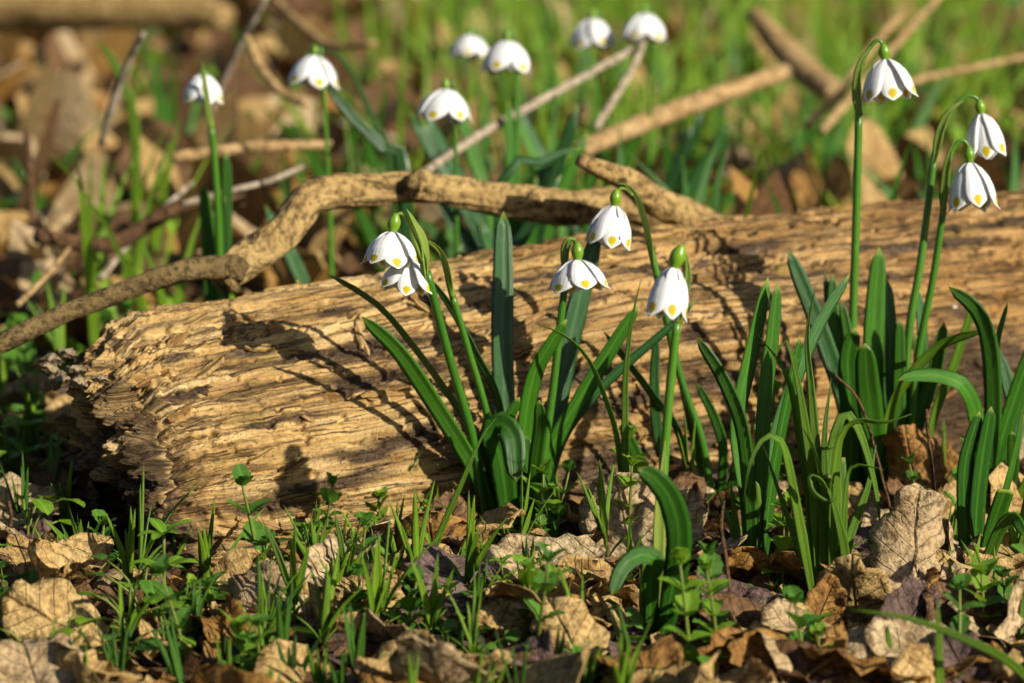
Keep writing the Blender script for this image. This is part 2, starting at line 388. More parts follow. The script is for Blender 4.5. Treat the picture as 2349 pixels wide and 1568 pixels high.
rot = np.zeros_like(UU); A0 = arc[-1]  # rot stains; those left of the clump also paint its shadow into the wood
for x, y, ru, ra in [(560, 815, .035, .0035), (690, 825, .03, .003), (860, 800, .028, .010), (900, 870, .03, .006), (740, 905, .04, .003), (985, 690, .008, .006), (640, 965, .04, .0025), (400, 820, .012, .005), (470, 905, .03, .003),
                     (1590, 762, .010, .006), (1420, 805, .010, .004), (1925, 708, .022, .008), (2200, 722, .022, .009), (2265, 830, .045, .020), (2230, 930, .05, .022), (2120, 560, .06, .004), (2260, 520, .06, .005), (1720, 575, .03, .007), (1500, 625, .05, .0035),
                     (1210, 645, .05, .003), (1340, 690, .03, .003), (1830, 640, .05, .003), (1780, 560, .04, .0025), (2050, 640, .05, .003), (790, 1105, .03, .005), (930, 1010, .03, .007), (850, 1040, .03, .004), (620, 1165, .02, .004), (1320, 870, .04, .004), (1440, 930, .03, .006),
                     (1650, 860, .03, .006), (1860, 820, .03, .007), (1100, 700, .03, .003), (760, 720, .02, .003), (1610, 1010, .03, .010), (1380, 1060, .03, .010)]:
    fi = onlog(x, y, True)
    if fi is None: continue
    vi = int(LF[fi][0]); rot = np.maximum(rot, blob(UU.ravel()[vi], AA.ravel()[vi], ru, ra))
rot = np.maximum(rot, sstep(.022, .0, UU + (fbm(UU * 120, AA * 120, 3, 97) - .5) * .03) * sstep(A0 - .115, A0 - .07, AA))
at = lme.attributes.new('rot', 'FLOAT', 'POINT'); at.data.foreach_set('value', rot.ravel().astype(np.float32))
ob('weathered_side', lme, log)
# broken end
NK = 70
rim = LP3[0]; rc = LQ + lp * -.07 + np.array([0, 0, .035])
k = np.linspace(0, 1, NK)[:, None, None]
EP = rim[None] * (1 - k) + rc * k
ew = ((EP - LQ) @ lp); ez = EP[..., 2]
inn = np.minimum(1, k[..., 0] * 9)
low = sstep(.066, .03, ez + (fbm(ew * 60, ez * 60, 3, 15) - .5) * .05)
dout = (fbm(ew * 40, ez * 55, 4, 11) - .5) * .022 + (fbm(ew * 150, ez * 150, 4, 12) - .5) * .015 + (fbm(ew * 500, ez * 500, 3, 14) - .5) * .006 + .002 * low + .004 + .012 * (1 - low) * sstep(-.02, .25, k[..., 0])
EP = EP - la * (dout * inn)[..., None] + lp * ((fbm(ew * 90, ez * 90, 3, 16) - .5) * .012 * inn)[..., None]
idx = np.arange(NK * NV).reshape(NK, NV)
EF = np.c_[idx[:-1, :-1].ravel(), idx[:-1, 1:].ravel(), idx[1:, 1:].ravel(), idx[1:, :-1].ravel()]
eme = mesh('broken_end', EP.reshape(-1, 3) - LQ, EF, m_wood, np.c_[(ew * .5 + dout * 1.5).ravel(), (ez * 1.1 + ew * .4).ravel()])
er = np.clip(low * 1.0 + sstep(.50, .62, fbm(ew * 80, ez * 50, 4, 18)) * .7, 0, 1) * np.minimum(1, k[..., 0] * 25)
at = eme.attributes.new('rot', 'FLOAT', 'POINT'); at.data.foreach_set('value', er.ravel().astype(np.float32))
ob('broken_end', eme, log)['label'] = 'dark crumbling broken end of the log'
# splinters and loose flakes on the log
rg = random.Random(4)
def flake_mesh(seed, ln_, wd_, cur):
    r = np.random.RandomState(seed); n = 7; t = np.linspace(-1, 1, n)
    wdt = wd_ * (.25 + .75 * np.sqrt(1 - t ** 2)) * (1 + (r.rand(n) - .5) * .6)
    z = cur * (t + 1) ** 2 * .25 + (r.rand(n) - .5) * .0006
    y0 = (r.rand(n) - .5) * wd_ * .5
    V = []; 
    for i in range(n):
        V += [(t[i] * ln_, y0[i] - wdt[i], z[i]), (t[i] * ln_, y0[i] + wdt[i], z[i] + wd_ * .15 * r.rand()), (t[i] * ln_, y0[i] + wdt[i], z[i] - .0012), (t[i] * ln_, y0[i] - wdt[i], z[i] - .0012)]
    F = [(i * 4 + j, i * 4 + (j + 1) % 4, i * 4 + 4 + (j + 1) % 4, i * 4 + 4 + j) for i in range(n - 1) for j in range(4)]
    F += [(3, 2, 1, 0), (n * 4 - 4, n * 4 - 3, n * 4 - 2, n * 4 - 1)]
    V = np.array(V); return mesh('splinter', V, F, m_wood, np.c_[V[:, 0] + seed * .37, V[:, 1] + seed * .11], False)
FL = [flake_mesh(i, rg.uniform(.004, .011), rg.uniform(.0008, .0026), rg.uniform(.0005, .004)) for i in range(10)]
def put_flake(x, y, me, sc=1, yaw=0, name='splinter', mat=None):
    p, n = onlog(x, y)
    if p is None: return
    if n[1] > 0: n = -n
    nn = norm((n * .6 + np.array([0, -.5, .5]) * .4)[None])[0]
    X = norm((la - (la @ nn) * nn)[None])[0]; Y = np.cross(nn, X)
    c, s_ = math.cos(yaw), math.sin(yaw); X2 = X * c + Y * s_; Y2 = np.cross(nn, X2)
    o = ob(name, me, log, p - LQ + nn * .0006)
    o.rotation_euler = Matrix(np.array([X2, Y2, nn]).T.tolist()).to_euler(); o.scale = (sc,) * 3
for i in range(120):
    x = rg.uniform(260, 2330); y = rg.uniform(480, 1230)
    put_flake(x, y, rg.choice(FL), rg.uniform(.5, 1.2), rg.gauss(0, .25) + (math.pi if rg.random() < .5 else 0))
for x, y, s_, a in [(440, 740, 1.5, .3), (560, 735, 1.2, .1), (640, 760, 1.3, 2.9), (830, 790, 1.6, 1.5), (985, 715, 1.6, 2.2), (960, 690, 1.1, 2.4), (480, 850, 1.8, .2), (600, 800, 1.5, 3.0), (395, 790, 1.4, .6)]:
    put_flake(x, y, FL[0 if s_ > 1.4 else 3], s_, a)
m_chip = NT('white_chip').bsdf((.5, .46, .38), .7, .2)
for x, y in [(1240, 555), (1185, 560), (1812, 470), (1615, 498), (2190, 705), (1700, 745)]:
    p, n_ = onlog(x, y)
    if p is not None:
        V, F, U = tube([p + la * q * .0016 - LQ for q in (-1, 0, 1)], [.0005, .0012, .0004], n=6, m=6, jit=.4, seed=x); ob('wood_chip', mesh('wood_chip', V, F, m_chip, U), log)
# bracket fungus at the left end of the log
def shelf(px, py, wpx, dep, seed, name, label):
    r = np.random.RandomState(seed); c = P(px, py, dep); wd = M(wpx, dep) / 2
    nt, nr = 26, 7; V = []; U = []
    tt = np.linspace(-.15, math.pi + .15, nt)
    for side in (0, 1):
        for i in range(nr):
            q = i / (nr - 1)
            rr = wd * q * (1 + .22 * (vn(tt * 3, tt * 0 + seed, seed) - .5) * 2 + .1 * np.sin(tt * 5 + seed))
            z = wd * (.10 * np.sin(tt * 6 + seed) * q ** 2 + .12 * math.sin(q * 14) * .35 - .55 * q * q + .45) - side * wd * .75 * (1 - q ** 4)
            V.append(np.c_[rr * np.cos(tt), -rr * np.sin(tt), z + 0 * tt]); U.append(np.c_[tt, 0 * tt + q])
    V = np.vstack(V); U = np.vstack(U); idx = np.arange(2 * nr * nt).reshape(2, nr, nt); F = []
    for side in (0, 1):
        for i in range(nr - 1):
            for j in range(nt - 1):
                f = (idx[side, i, j], idx[side, i + 1, j], idx[side, i + 1, j + 1], idx[side, i, j + 1])
                F.append(f if side == 0 else f[::-1])
    for j in range(nt - 1): F.append((idx[0, -1, j], idx[1, -1, j], idx[1, -1, j + 1], idx[0, -1, j + 1]))
    F = [tuple(int(a) for a in f) for f in F]
    V = V * .95; V += (np.array([fbm(V[:, 0] * 400 + 9, V[:, 1] * 400, 3, seed + k_) for k_ in range(3)]).T - .5) * wd * .35
    o = ob(name, mesh(name, V, F, m_fung, U), None, c); o.rotation_euler = (R(r.uniform(-35, 5)), R(r.uniform(-20, 20)), R(r.uniform(-75, -25)))
    return tag(o, label, 'fungus', 'bracket fungi on the broken log end')
for i, a in enumerate([(128, 825, 75, 1.40), (118, 848, 70, 1.39), (140, 872, 90, 1.385), (178, 850, 60, 1.37), (190, 880, 62, 1.362), (160, 812, 66, 1.40), (232, 868, 46, 1.35), (122, 884, 60, 1.385)]):
    shelf(*a, 30 + i, 'bracket_fungus', 'small frilly tan bracket fungus growing out of the broken log end')
# ================================================================ branch behind the log
def ptube(pts, dep, rpx, **kw):
    n = len(pts); d = np.interp(np.linspace(0, 1, n), np.linspace(0, 1, len(dep)), dep)
    rr = [M(r_, dd_) for r_, dd_ in zip(np.interp(np.linspace(0, 1, n), np.linspace(0, 1, len(rpx)), rpx), d)]
    return tube([P(x, y, q) for (x, y), q in zip(pts, d)], rr, **kw)
br = thing('fallen_branch', 'crooked tan branch arching behind the log and ending on its back edge', 'branch', P(950, 425, 1.56))
part('limb', ptube([(505, 640), (560, 600), (650, 535), (705, 462), (760, 440), (860, 437), (950, 428), (1060, 445), (1180, 462), (1300, 478), (1420, 470), (1540, 490), (1660, 540), (1800, 620)], (1.475, 1.50, 1.53, 1.56, 1.58, 1.62, 1.66), (38, 42, 40, 40, 37, 35, 37, 41, 39, 42, 45, 40, 36, 30), n=260, m=44, jit=.22, seed=3), m_bark, br)
tw = part('side_limb', ptube([(-420, 905), (-150, 850), (0, 788), (130, 728), (260, 677), (400, 627), (490, 615), (560, 612)], (1.40, 1.40, 1.43, 1.455, 1.49), (26, 26, 24, 24, 23, 24, 27, 30), n=120, m=20, jit=.2, seed=8), m_bark_d, br)
part('stub', ptube([(1330, 368), (1385, 392), (1440, 415), (1500, 460), (1580, 500)], (1.53, 1.55, 1.58), (16, 24, 32, 36, 34), n=60, m=24, jit=.22, seed=5), m_bark, br)
for x, y, r_, sd in [(965, 418, 30, 1), (690, 470, 32, 2), (530, 620, 34, 3), (1230, 450, 16, 4)]:
    part('knot', ptube([(x - r_, y + 8), (x, y - 3), (x + r_, y + 10)], (1.535 if x > 600 else 1.475,) * 2, (r_ * .55, r_, r_ * .55), n=16, m=14, jit=.4, seed=sd), m_bark_d if x < 700 else m_bark, br)
# background sticks: (points, depths, radii, material, label)
for pts, dep, rp, mt, lab, nm in [
    ([(1330, 345), (1460, 290), (1600, 235), (1800, 165)], (1.9, 2.15), (22, 24, 20), m_stick, 'pale straight stick rising beyond the branch fork', 'fallen_stick'),
    ([(1730, 30), (1790, 105), (1850, 165), (1920, 215)], (2.5, 2.4), (20, 30, 36, 28), m_stick, 'short thick peeled stick leaning over the pale stick', 'fallen_stick'),
    ([(975, 395), (1100, 310), (1260, 220), (1450, 115)], (1.72, 1.95), (10, 11, 10, 9), m_stick_g, 'long thin dry stalk slanting through the flower clump', 'dry_stalk'),
    ([(1365, 295), (1420, 210), (1455, 150), (1475, 95)], (1.9, 1.95), (10, 9, 9), m_stick_g, 'thin bent stalk below the farthest snowflake bells', 'dry_stalk'),
    ([(232, 332), (262, 230), (300, 130), (330, 75)], (1.9, 1.85), (9, 9, 7), m_stick_g, 'bleached grey stalk standing beside a green blade', 'dry_stalk'),
    ([(480, 260), (530, 150), (575, 60), (610, -10)], (2.1, 2.05), (8, 8, 8), m_stick_g, 'bleached stalk with a rounded tip', 'dry_stalk'),
    ([(625, -5), (690, 55), (760, 105), (860, 100)], (2.4, 2.3), (9, 10, 8), m_stick, 'tan stalk bending over the dark hollow', 'dry_stalk'),
    ([(565, 85), (600, 160), (650, 215), (700, 240)], (2.0, 1.95), (9, 11, 9), m_stick, 'curved ochre stalk behind the lone white bell', 'dry_stalk'),
    ([(395, 362), (520, 345), (640, 335), (760, 332)], (1.85, 1.88), (13, 15, 10), m_stick, 'pale stick lying flat behind the lone snowflake', 'fallen_stick'),
    ([(1850, 290), (1930, 210), (2000, 110), (2070, 30)], (2.2, 2.3), (11, 11, 9), m_stick, 'long tan reed leaning behind the tall snowflakes', 'dry_reed'),
    ([(1885, 300), (1960, 215), (2040, 120), (2165, -20)], (2.15, 2.3), (10, 10, 9), m_stick, 'long tan reed with a broken top', 'dry_reed'),
    ([(1980, 230), (2120, 180), (2260, 150), (2400, 120)], (2.2, 2.3), (9, 8, 7), m_stick, 'thin tan stick lying level in the right hand grass', 'fallen_stick'),
    ([(420, 470), (520, 440), (620, 415), (700, 380)], (1.75, 1.78), (8, 7, 6), m_stick_g, 'grey twig lying on leaves behind the lone snowflake', 'twig'),
    ([(230, 640), (330, 520), (440, 420)], (1.75, 1.85), (8, 7, 5), m_stick_g, 'grey twig slanting up from the side limb', 'twig'),
    ([(40, 700), (100, 640), (160, 570)], (1.62, 1.7), (7, 7, 5), m_stick, 'pale twig on grey leaves by the side limb', 'twig'),
    ([(60, 300), (70, 420), (75, 520)], (1.9, 1.85), (8, 9, 8), m_stick_b, 'dark brown upright stalk in the shaded edge', 'dry_stalk'),
    ([(80, 540), (250, 560), (420, 470), (560, 460)], (1.75, 1.8), (18, 20, 14), m_stick_b, 'dark rotting twig half sunk in leaf litter', 'twig')]:
    tag(part(nm, ptube(pts, dep, rp, n=22, m=9, jit=.12, seed=int(pts[0][0])), mt, None), lab, 'stick')
tag(part('distant_log', ptube([(-150, 10), (60, 8), (260, 12), (430, 20), (520, 45)], (3.2, 3.1), (62, 64, 60, 50, 30), n=40, m=18, jit=.16, seed=77), m_bark, None), 'brown log lying far back in the shade', 'log')
# ================================================================ spring snowflakes
PT = [0, .1, .22, .40, .58, .74, .84, .90, .945, .975, 1]
PRr = [.13, .30, .50, .76, .93, 1.0, 1.02, 1.02, 1.05, 1.10, 1.15]; PZ = [0, .055, .145, .33, .55, .75, .86, .92, .96, .995, 1.03]
PH = [.10, .28, .46, .63, .70, .66, .53, .38, .22, .15, .05]
def petal(top, X, Y, A, ang, Rf, L, seed, tiltp, inner):
    r = np.random.RandomState(seed); n = 22; t = np.linspace(0, 1, n) ** .9
    rr = np.interp(t, PT, PRr) * Rf * (.93 if inner else 1); zz = np.interp(t, PT, PZ) * L * (r.uniform(.96, 1.03)); hw = np.interp(t, PT, PH) * Rf * r.uniform(.95, 1.08)
    ct, st = math.cos(tiltp), math.sin(tiltp); rr, zz = rr * ct + zz * st, zz * ct - rr * st
    rad = X * math.cos(ang) + Y * math.sin(ang); tan = -X * math.sin(ang) + Y * math.cos(ang)
    S = [-1, -.68, -.34, 0, .34, .68, 1, .68, .34, 0, -.34, -.68]; bot = [0] * 7 + [1] * 5
    V = []; U = []
    cr = np.maximum(rr * .8, .55 * Rf)
    sk = r.uniform(-.06, .06)
    for s_, b in zip(S, bot):
        x = hw * s_; a = x / cr
        ripple = .022 * Rf * np.cos(s_ * 9.4) * np.sin(np.pi * t) + .05 * Rf * (vn(t * 4 + s_ * 2, t * 0 + seed, seed) - .5) * abs(s_)
        ro = rr - cr * (1 - np.cos(a)) * .85 + ripple - b * .0004
        xx = cr * np.sin(a) + sk * hw
        V.append(top + A * (zz + 0 * x)[:, None] + rad * ro[:, None] + tan * xx[:, None]); U.append(np.c_[np.full(n, (s_ + 1) / 2), t])
    m = 12
    V = np.array(V).transpose(1, 0, 2).reshape(-1, 3); U = np.array(U).transpose(1, 0, 2).reshape(-1, 2)
    F = [(i * m + j, i * m + (j + 1) % m, (i + 1) * m + (j + 1) % m, (i + 1) * m + j) for i in range(n - 1) for j in range(m)]
    F += [tuple(range(m))[::-1], tuple((n - 1) * m + j for j in range(m))]
    return V, F, U
def bell(plant, otop, obot, tip, wpx, dep, seed=0, owpx=None, fwd=-.18, open_=0, turn=None):
    r = random.Random(seed)
    o3, b3 = P(*otop, dep), P(*obot, dep); t3 = P(*tip, dep)
    ow = M(owpx or wpx * .235, dep) / 2
    prof = [.35, .62, .86, 1., 1., .9, .72, .55]
    # ovary is the body of the flower, the petals hang from it
    fl = part('flower', tube([o3 + (b3 - o3) * q for q in np.linspace(0, 1.03, 8)], [ow * q for q in prof], n=14, m=14, raw=False), m_ovary, plant)
    A = t3 - b3; L = np.linalg.norm(A); A = norm((A + np.array([0, fwd * L, 0]))[None])[0]
    X = norm(np.cross(A, [0, 1, 0.])[None])[0]; Y = np.cross(A, X)
    Rf = M(wpx, dep) / 2 * 1.0
    a0 = r.uniform(0, 1.0) if turn is None else turn
    for k in range(6):
        part('petal', petal(b3 - A * .0004, X, Y, A, a0 + k * math.pi / 3, Rf * r.uniform(.96, 1.05), L * 1.10, seed * 7 + k, open_ - .02 + r.uniform(-.09, .11), k % 2), m_petal, fl)
    part('stamens', tube([b3 + A * L * .05, b3 + A * L * .3, b3 + A * L * .55], [Rf * .12, Rf * .22, Rf * .08], n=8, m=8), m_anther, fl)
    return fl
def plant(label, base, dep=None, name='snowflake_plant', cat='flower plant', group=None):
    dep = dep or G(*base)[1]
    p = P(base[0], row(dep), dep); p[2] = 0
    o = thing(name, label, cat, p, group)
    return o, dep
def strap(pl, dep, pts, wpx, dd=0, tw=(0, 0), mat=None, prof='strap', fold=.2, n=24, name='leaf', wav=.12, d0=0, seed=0):
    m = len(pts); L = np.r_[0, np.cumsum(np.hypot(*np.diff(np.array(pts, float), axis=0).T))]; L = L / L[-1]
    p3 = [P(x, y, dep + d0 + dd * q) for (x, y), q in zip(pts, L)]
    p3[0] = p3[0] - np.array([0, 0, .004])
    return part(name, ribbon(p3, M(wpx, dep), n=n, tw=tw, prof=prof, fold=fold, wav=wav, seed=seed + int(pts[-1][0])), mat or m_strap, pl)
def scape(pl, dep, pts, rpx, dd=0, mat=None, name='stem', n=30, d0=0, m=10):
    L = np.r_[0, np.cumsum(np.hypot(*np.diff(np.array(pts, float), axis=0).T))]; L = L / L[-1]
    return part(name, tube([P(x, y, dep + d0 + dd * q) for (x, y), q in zip(pts, L)], [M(q, dep) for q in rpx], n=n, m=m), mat or m_stem, pl)
# --- main clump in front of the log
A, d = plant('snowflake clump with four white bells and broad strap leaves against the middle of the log', (1185, 1190), 1.385)
b = row(d) + 6
strap(A, d, [(1150, b), (1090, 1080), (1000, 930), (915, 805), (830, 726)], 46, -.035, (10, 35), fold=.25)
strap(A, d, [(1160, b), (1110, 1040), (1020, 890), (900, 732), (830, 672), (753, 630)], 28, -.03, (45, 62), m_strap_d)
strap(A, d, [(1165, b), (1160, 1000), (1153, 800), (1154, 640), (1155, 486)], 54, .035, (6, 2), m_strap_d, fold=.42)
strap(A, d, [(1215, b), (1255, 1050), (1292, 850), (1330, 680), (1372, 525)], 54, .032, (-8, -12), m_strap_d, fold=.12, d0=.004)
strap(A, d, [(1190, b), (1202, 990), (1225, 860), (1262, 790), (1300, 732)], 46, -.02, (-25, -40))
strap(A, d, [(1225, b), (1228, 1080), (1240, 980), (1237, 918)], 36, -.02, (10, 20), d0=-.012)
strap(A, d, [(1225, b), (1262, 1040), (1330, 915), (1400, 800), (1464, 700)], 44, .0, (-20, -35))
strap(A, d, [(1235, b), (1280, 1030), (1350, 920), (1440, 830), (1520, 762), (1596, 688)], 30, .01, (-30, -45), m_strap_d)
strap(A, d, [(1172, b), (1150, 1060), (1128, 995), (1150, 972), (1178, 1010), (1184, 1108)], 62, -.03, (5, -20), d0=-.014, fold=.3)
strap(A, d, [(1168, b), (1150, 1040), (1162, 970), (1192, 911)], 34, -.015, (-20, -30), d0=-.008)
strap(A, d, [(1158, b), (1150, 950), (1085, 799), (1035, 705), (985, 637)], 24, -.01, (30, 40), d0=.006)
strap(A, d, [(1205, b), (1210, 1080), (1205, 1000)], 44, .0, (0, 10), d0=-.010)
scape(A, d, [(1120, b), (1086, 1013), (1030, 818), (980, 626)], (11, 10.5, 9.5), -.035)
strap(A, d, [(980, 630), (966, 580), (948, 530), (934, 479)], 25, -.004, (30, 30), m_spathe, 'lance', .3, name='spathe', d0=-.0355)
strap(A, d, [(978, 625), (972, 560), (950, 510), (933, 480)], 22, -.004, (-30, -30), m_spathe, 'lance', .3, name='spathe', d0=-.036)
scape(A, d, [(970, 600), (950, 545), (935, 505), (920, 490), (908, 496)], (5, 4.5, 4), 0, m_spathe, 'pedicel', d0=-.0375)
bell(A, (909, 490), (899, 534), (895, 606), 112, d - .040, 1, 31, turn=.16, open_=.05)
scape(A, d, [(1150, b), (1124, 985), (1073, 799), (1038, 680)], (9, 8.5, 8), -.02)
strap(A, d, [(1038, 684), (1028, 630), (1012, 580), (985, 556), (962, 552)], 20, -.012, (40, 30), m_spathe, 'lance', .3, name='spathe', d0=-.021)
scape(A, d, [(1038, 682), (1024, 610), (1003, 572), (975, 556), (950, 556), (944, 575)], (7, 5, 4), -.008, m_spathe, 'pedicel', d0=-.022)
bell(A, (943, 568), (938, 600), (929, 666), 104, d - .028, 2, 26, turn=.45, open_=.02)
scape(A, d, [(1228, b), (1240, 1100), (1268, 896), (1284, 752), (1294, 665), (1296, 610)], (10, 9.5, 8.5), .0, d0=-.002)
strap(A, d, [(1296, 618), (1296, 570), (1306, 548), (1322, 552)], 22, -.002, (50, 20), m_spathe, 'lance', .3, name='spathe', d0=-.002)
scape(A, d, [(1298, 612), (1302, 570), (1314, 548), (1323, 566)], (6, 5, 4), 0, m_stem, 'pedicel', d0=-.003)
bell(A, (1324, 556), (1325, 599), (1326, 668), 122, d - .006, 3, 29, turn=.28, open_=.12)
# --- second clump right behind: bell C
Ep, d = plant('snowflake with one arched stem and dark leaves by the log face', (1622, 1160), 1.425)
b = row(d) + 6
scape(Ep, d, [(1640, b), (1610, 1010), (1579, 921), (1555, 845), (1530, 740), (1508, 635)], (9.5, 9, 8.5), -.012)
scape(Ep, d, [(1508, 637), (1490, 560), (1478, 500), (1462, 455), (1440, 430), (1418, 425)], (8.5, 7.5, 6, 5), -.003, m_stem, 'spathe', d0=-.012)
strap(Ep, d, [(1500, 600), (1484, 520), (1462, 455), (1435, 424), (1412, 423)], 19, -.003, (40, 30), m_spathe, 'lance', .4, name='spathe', d0=-.014)
scape(Ep, d, [(1452, 448), (1436, 434), (1422, 434), (1416, 446)], (4, 4, 4), 0, m_spathe, 'pedicel', d0=-.0155)
bell(Ep, (1414, 435), (1410, 474), (1399, 555), 108, d - .018, 4, 27, turn=.5, open_=.0)
strap(Ep, d, [(1595, b), (1560, 1000), (1500, 910), (1440, 830), (1385, 760)], 22, -.015, (30, 45), m_strap)
strap(Ep, d, [(1600, b), (1520, 1040), (1502, 900), (1506, 770)], 26, -.01, (15, 10), m_strap_d)
strap(Ep, d, [(1640, b), (1600, 1040), (1570, 900), (1545, 790)], 22, .0, (30, 40))
strap(Ep, d, [(1650, b), (1660, 1040), (1640, 960), (1600, 880)], 26, -.01, (20, 30))
strap(Ep, d, [(1590, b), (1490, 1100), (1450, 1020), (1425, 978)], 32, -.02, (10, 25))
strap(Ep, d, [(1655, b), (1690, 1080), (1700, 1000)], 30, -.01, (10, 25))
# --- front single snowflake D
D, d = plant('lone front snowflake with a drooping half closed bell and pale sheath among dry leaves', (1500, 1452))
b = row(d) + 8
scape(D, d, [(1512, b), (1514, 1250), (1522, 1080), (1536, 900), (1553, 738)], (13, 12.5, 11, 10.5), -.0, d0=.006)
strap(D, d, [(1510, b), (1512, 1200), (1520, 1090), (1526, 1010)], 33, .0, (0, 0), m_spathe, 'lance', .5, name='sheath', d0=.0)
scape(D, d, [(1553, 740), (1566, 690), (1574, 630), (1570, 580), (1560, 572)], (11, 9, 6, 4.5), 0, m_spathe, 'spathe', d0=.006)
strap(D, d, [(1560, 715), (1574, 680), (1579, 620), (1568, 565)], 20, 0, (40, 20), m_spathe, 'lance', .3, name='spathe', d0=.004)
bell(D, (1564, 562), (1546, 615), (1527, 716), 104, d + .003, 5, 37, turn=.3, open_=-.10)
strap(D, d, [(1515, b), (1540, 1370), (1558, 1240), (1540, 1150), (1500, 1095), (1463, 1074)], 62, -.03, (-15, 20), m_strap, fold=.22, d0=-.008)
strap(D, d, [(1495, b), (1492, 1330), (1506, 1288), (1470, 1274), (1428, 1305), (1402, 1368)], 44, -.03, (0, -20), m_strap, fold=.25, d0=-.006)
strap(D, d, [(1490, b), (1487, 1380), (1492, 1290)], 46, .0, (0, 0), m_lily, 'cut', d0=-.004)
# --- tall snowflakes on the right
Fp, d = plant('tall snowflake clump with three bells and dense dark leaves beside the log', (1985, 1120), 1.435)
b = row(d) + 6
scape(Fp, d, [(1945, b), (1950, 960), (1956, 745), (1964, 500), (1970, 262)], (10.5, 10, 9), .0, d0=.006)
scape(Fp, d, [(1970, 265), (1968, 200), (1980, 140), (2002, 102), (2018, 94), (2026, 108)], (9, 7, 5, 4), 0, m_stem, 'pedicel', d0=.006)
strap(Fp, d, [(1970, 262), (1966, 205), (1975, 145), (1996, 106)], 24, -.002, (30, 20), m_spathe, 'lance', .35, name='spathe', d0=.002)
bell(Fp, (2025, 100), (2031, 138), (2035, 226), 112, d + .004, 6, 27, turn=.42, open_=.02)
scape(Fp, d, [(2060, b), (2075, 900), (2088, 740), (2112, 600), (2143, 360)], (10.5, 10, 8.5), .01)
scape(Fp, d, [(2143, 362), (2160, 300), (2185, 250), (2215, 222), (2238, 224), (2246, 240)], (8.5, 7, 5, 4), 0, m_stem, 'pedicel', d0=.01)
strap(Fp, d, [(2143, 360), (2158, 300), (2180, 255), (2212, 230)], 24, -.002, (30, 20), m_spathe, 'lance', .35, name='spathe', d0=.006)
bell(Fp, (2246, 228), (2251, 263), (2264, 352), 100, d + .008, 7, 24, turn=.75, open_=.0)
scape(Fp, d, [(2080, b), (2100, 860), (2140, 640), (2163, 490)], (9.5, 9, 8), -.008)
scape(Fp, d, [(2163, 492), (2172, 400), (2188, 340), (2206, 322), (2219, 332), (2221, 345)], (8, 6, 4.5, 4), 0, m_stem, 'pedicel', d0=-.008)
strap(Fp, d, [(2163, 490), (2168, 420), (2176, 365), (2190, 322)], 24, -.002, (30, 20), m_spathe, 'lance', .35, name='spathe', d0=-.012)
bell(Fp, (2222, 336), (2224, 375), (2222, 472), 110, d - .01, 8, 26, turn=.3, open_=.0)
for pts, wd, dd, tw_, mt in [
    ([(1960, b), (1945, 960), (1890, 780), (1808, 573)], 44, .0, (5, 15), m_strap_d),
    ([(2000, b), (2002, 900), (2004, 740), (2017, 568)], 50, .008, (0, -5), m_strap),
    ([(2030, b), (2040, 900), (2040, 760), (2034, 640)], 38, .01, (15, 5), m_strap_d),
    ([(1955, b), (1950, 950), (1945, 820), (1962, 752)], 54, -.02, (0, -15), m_strap),
    ([(2010, b), (2000, 980), (1990, 880), (1984, 788)], 60, -.03, (-10, 15), m_strap),
    ([(2060, b), (2062, 950), (2064, 830), (2064, 730)], 32, -.004, (10, 10), m_strap),
    ([(2060, b), (2100, 980), (2140, 860), (2166, 738)], 40, .0, (-10, -20), m_strap),
    ([(2040, b), (2085, 950), (2106, 850), (2100, 765)], 30, .004, (-5, -15), m_strap),
    ([(1970, b), (1935, 850), (1912, 720), (1910, 628)], 34, .01, (10, 20), m_strap),
    ([(1965, b), (1918, 800), (1900, 700), (1893, 622)], 20, .012, (15, 30), m_strap_d),
    ([(1980, b), (1960, 900), (1945, 770), (1930, 690)], 30, .004, (15, 30), m_strap),
    ([(2060, b), (2110, 860), (2112, 720), (2100, 660)], 30, .015, (0, -15), m_strap_d),
    ([(2010, b), (2030, 1000), (2060, 900), (2150, 795), (2262, 755)], 34, -.03, (-25, -50), m_lily),
    ([(2090, b), (2140, 960), (2190, 830), (2235, 690)], 26, -.01, (-30, -20), m_lily)]:
    strap(Fp, d, pts, wd, dd, tw_, mt)
Ip, d = plant('clump with a broad leaf bent sharply sideways at the right end of the log', (2250, 1130), 1.40)
b = row(d) + 6
for pts, wd, dd, tw_, mt in [
    ([(2250, b), (2242, 990), (2215, 895), (2170, 868), (2110, 862), (2056, 872)], 44, -.03, (0, -35), m_strap),
    ([(2258, b), (2278, 980), (2272, 800), (2240, 710), (2176, 658)], 44, -.02, (15, 35), m_strap),
    ([(2265, b), (2272, 900), (2290, 780), (2314, 690)], 20, -.01, (30, 50), m_strap),
    ([(2262, b), (2290, 1040), (2350, 850), (2410, 700)], 46, -.01, (-10, -20), m_strap),
    ([(2275, b), (2330, 1000), (2312, 880), (2280, 790)], 34, .01, (10, 10), m_strap_d),
    ([(2285, b), (2350, 1120), (2420, 1010)], 34, -.02, (-10, -20), m_lily),
    ([(2270, b), (2320, 1100), (2322, 990)], 30, -.02, (10, 10), m_strap)]:
    strap(Ip, d, pts, wd, dd, tw_, mt)
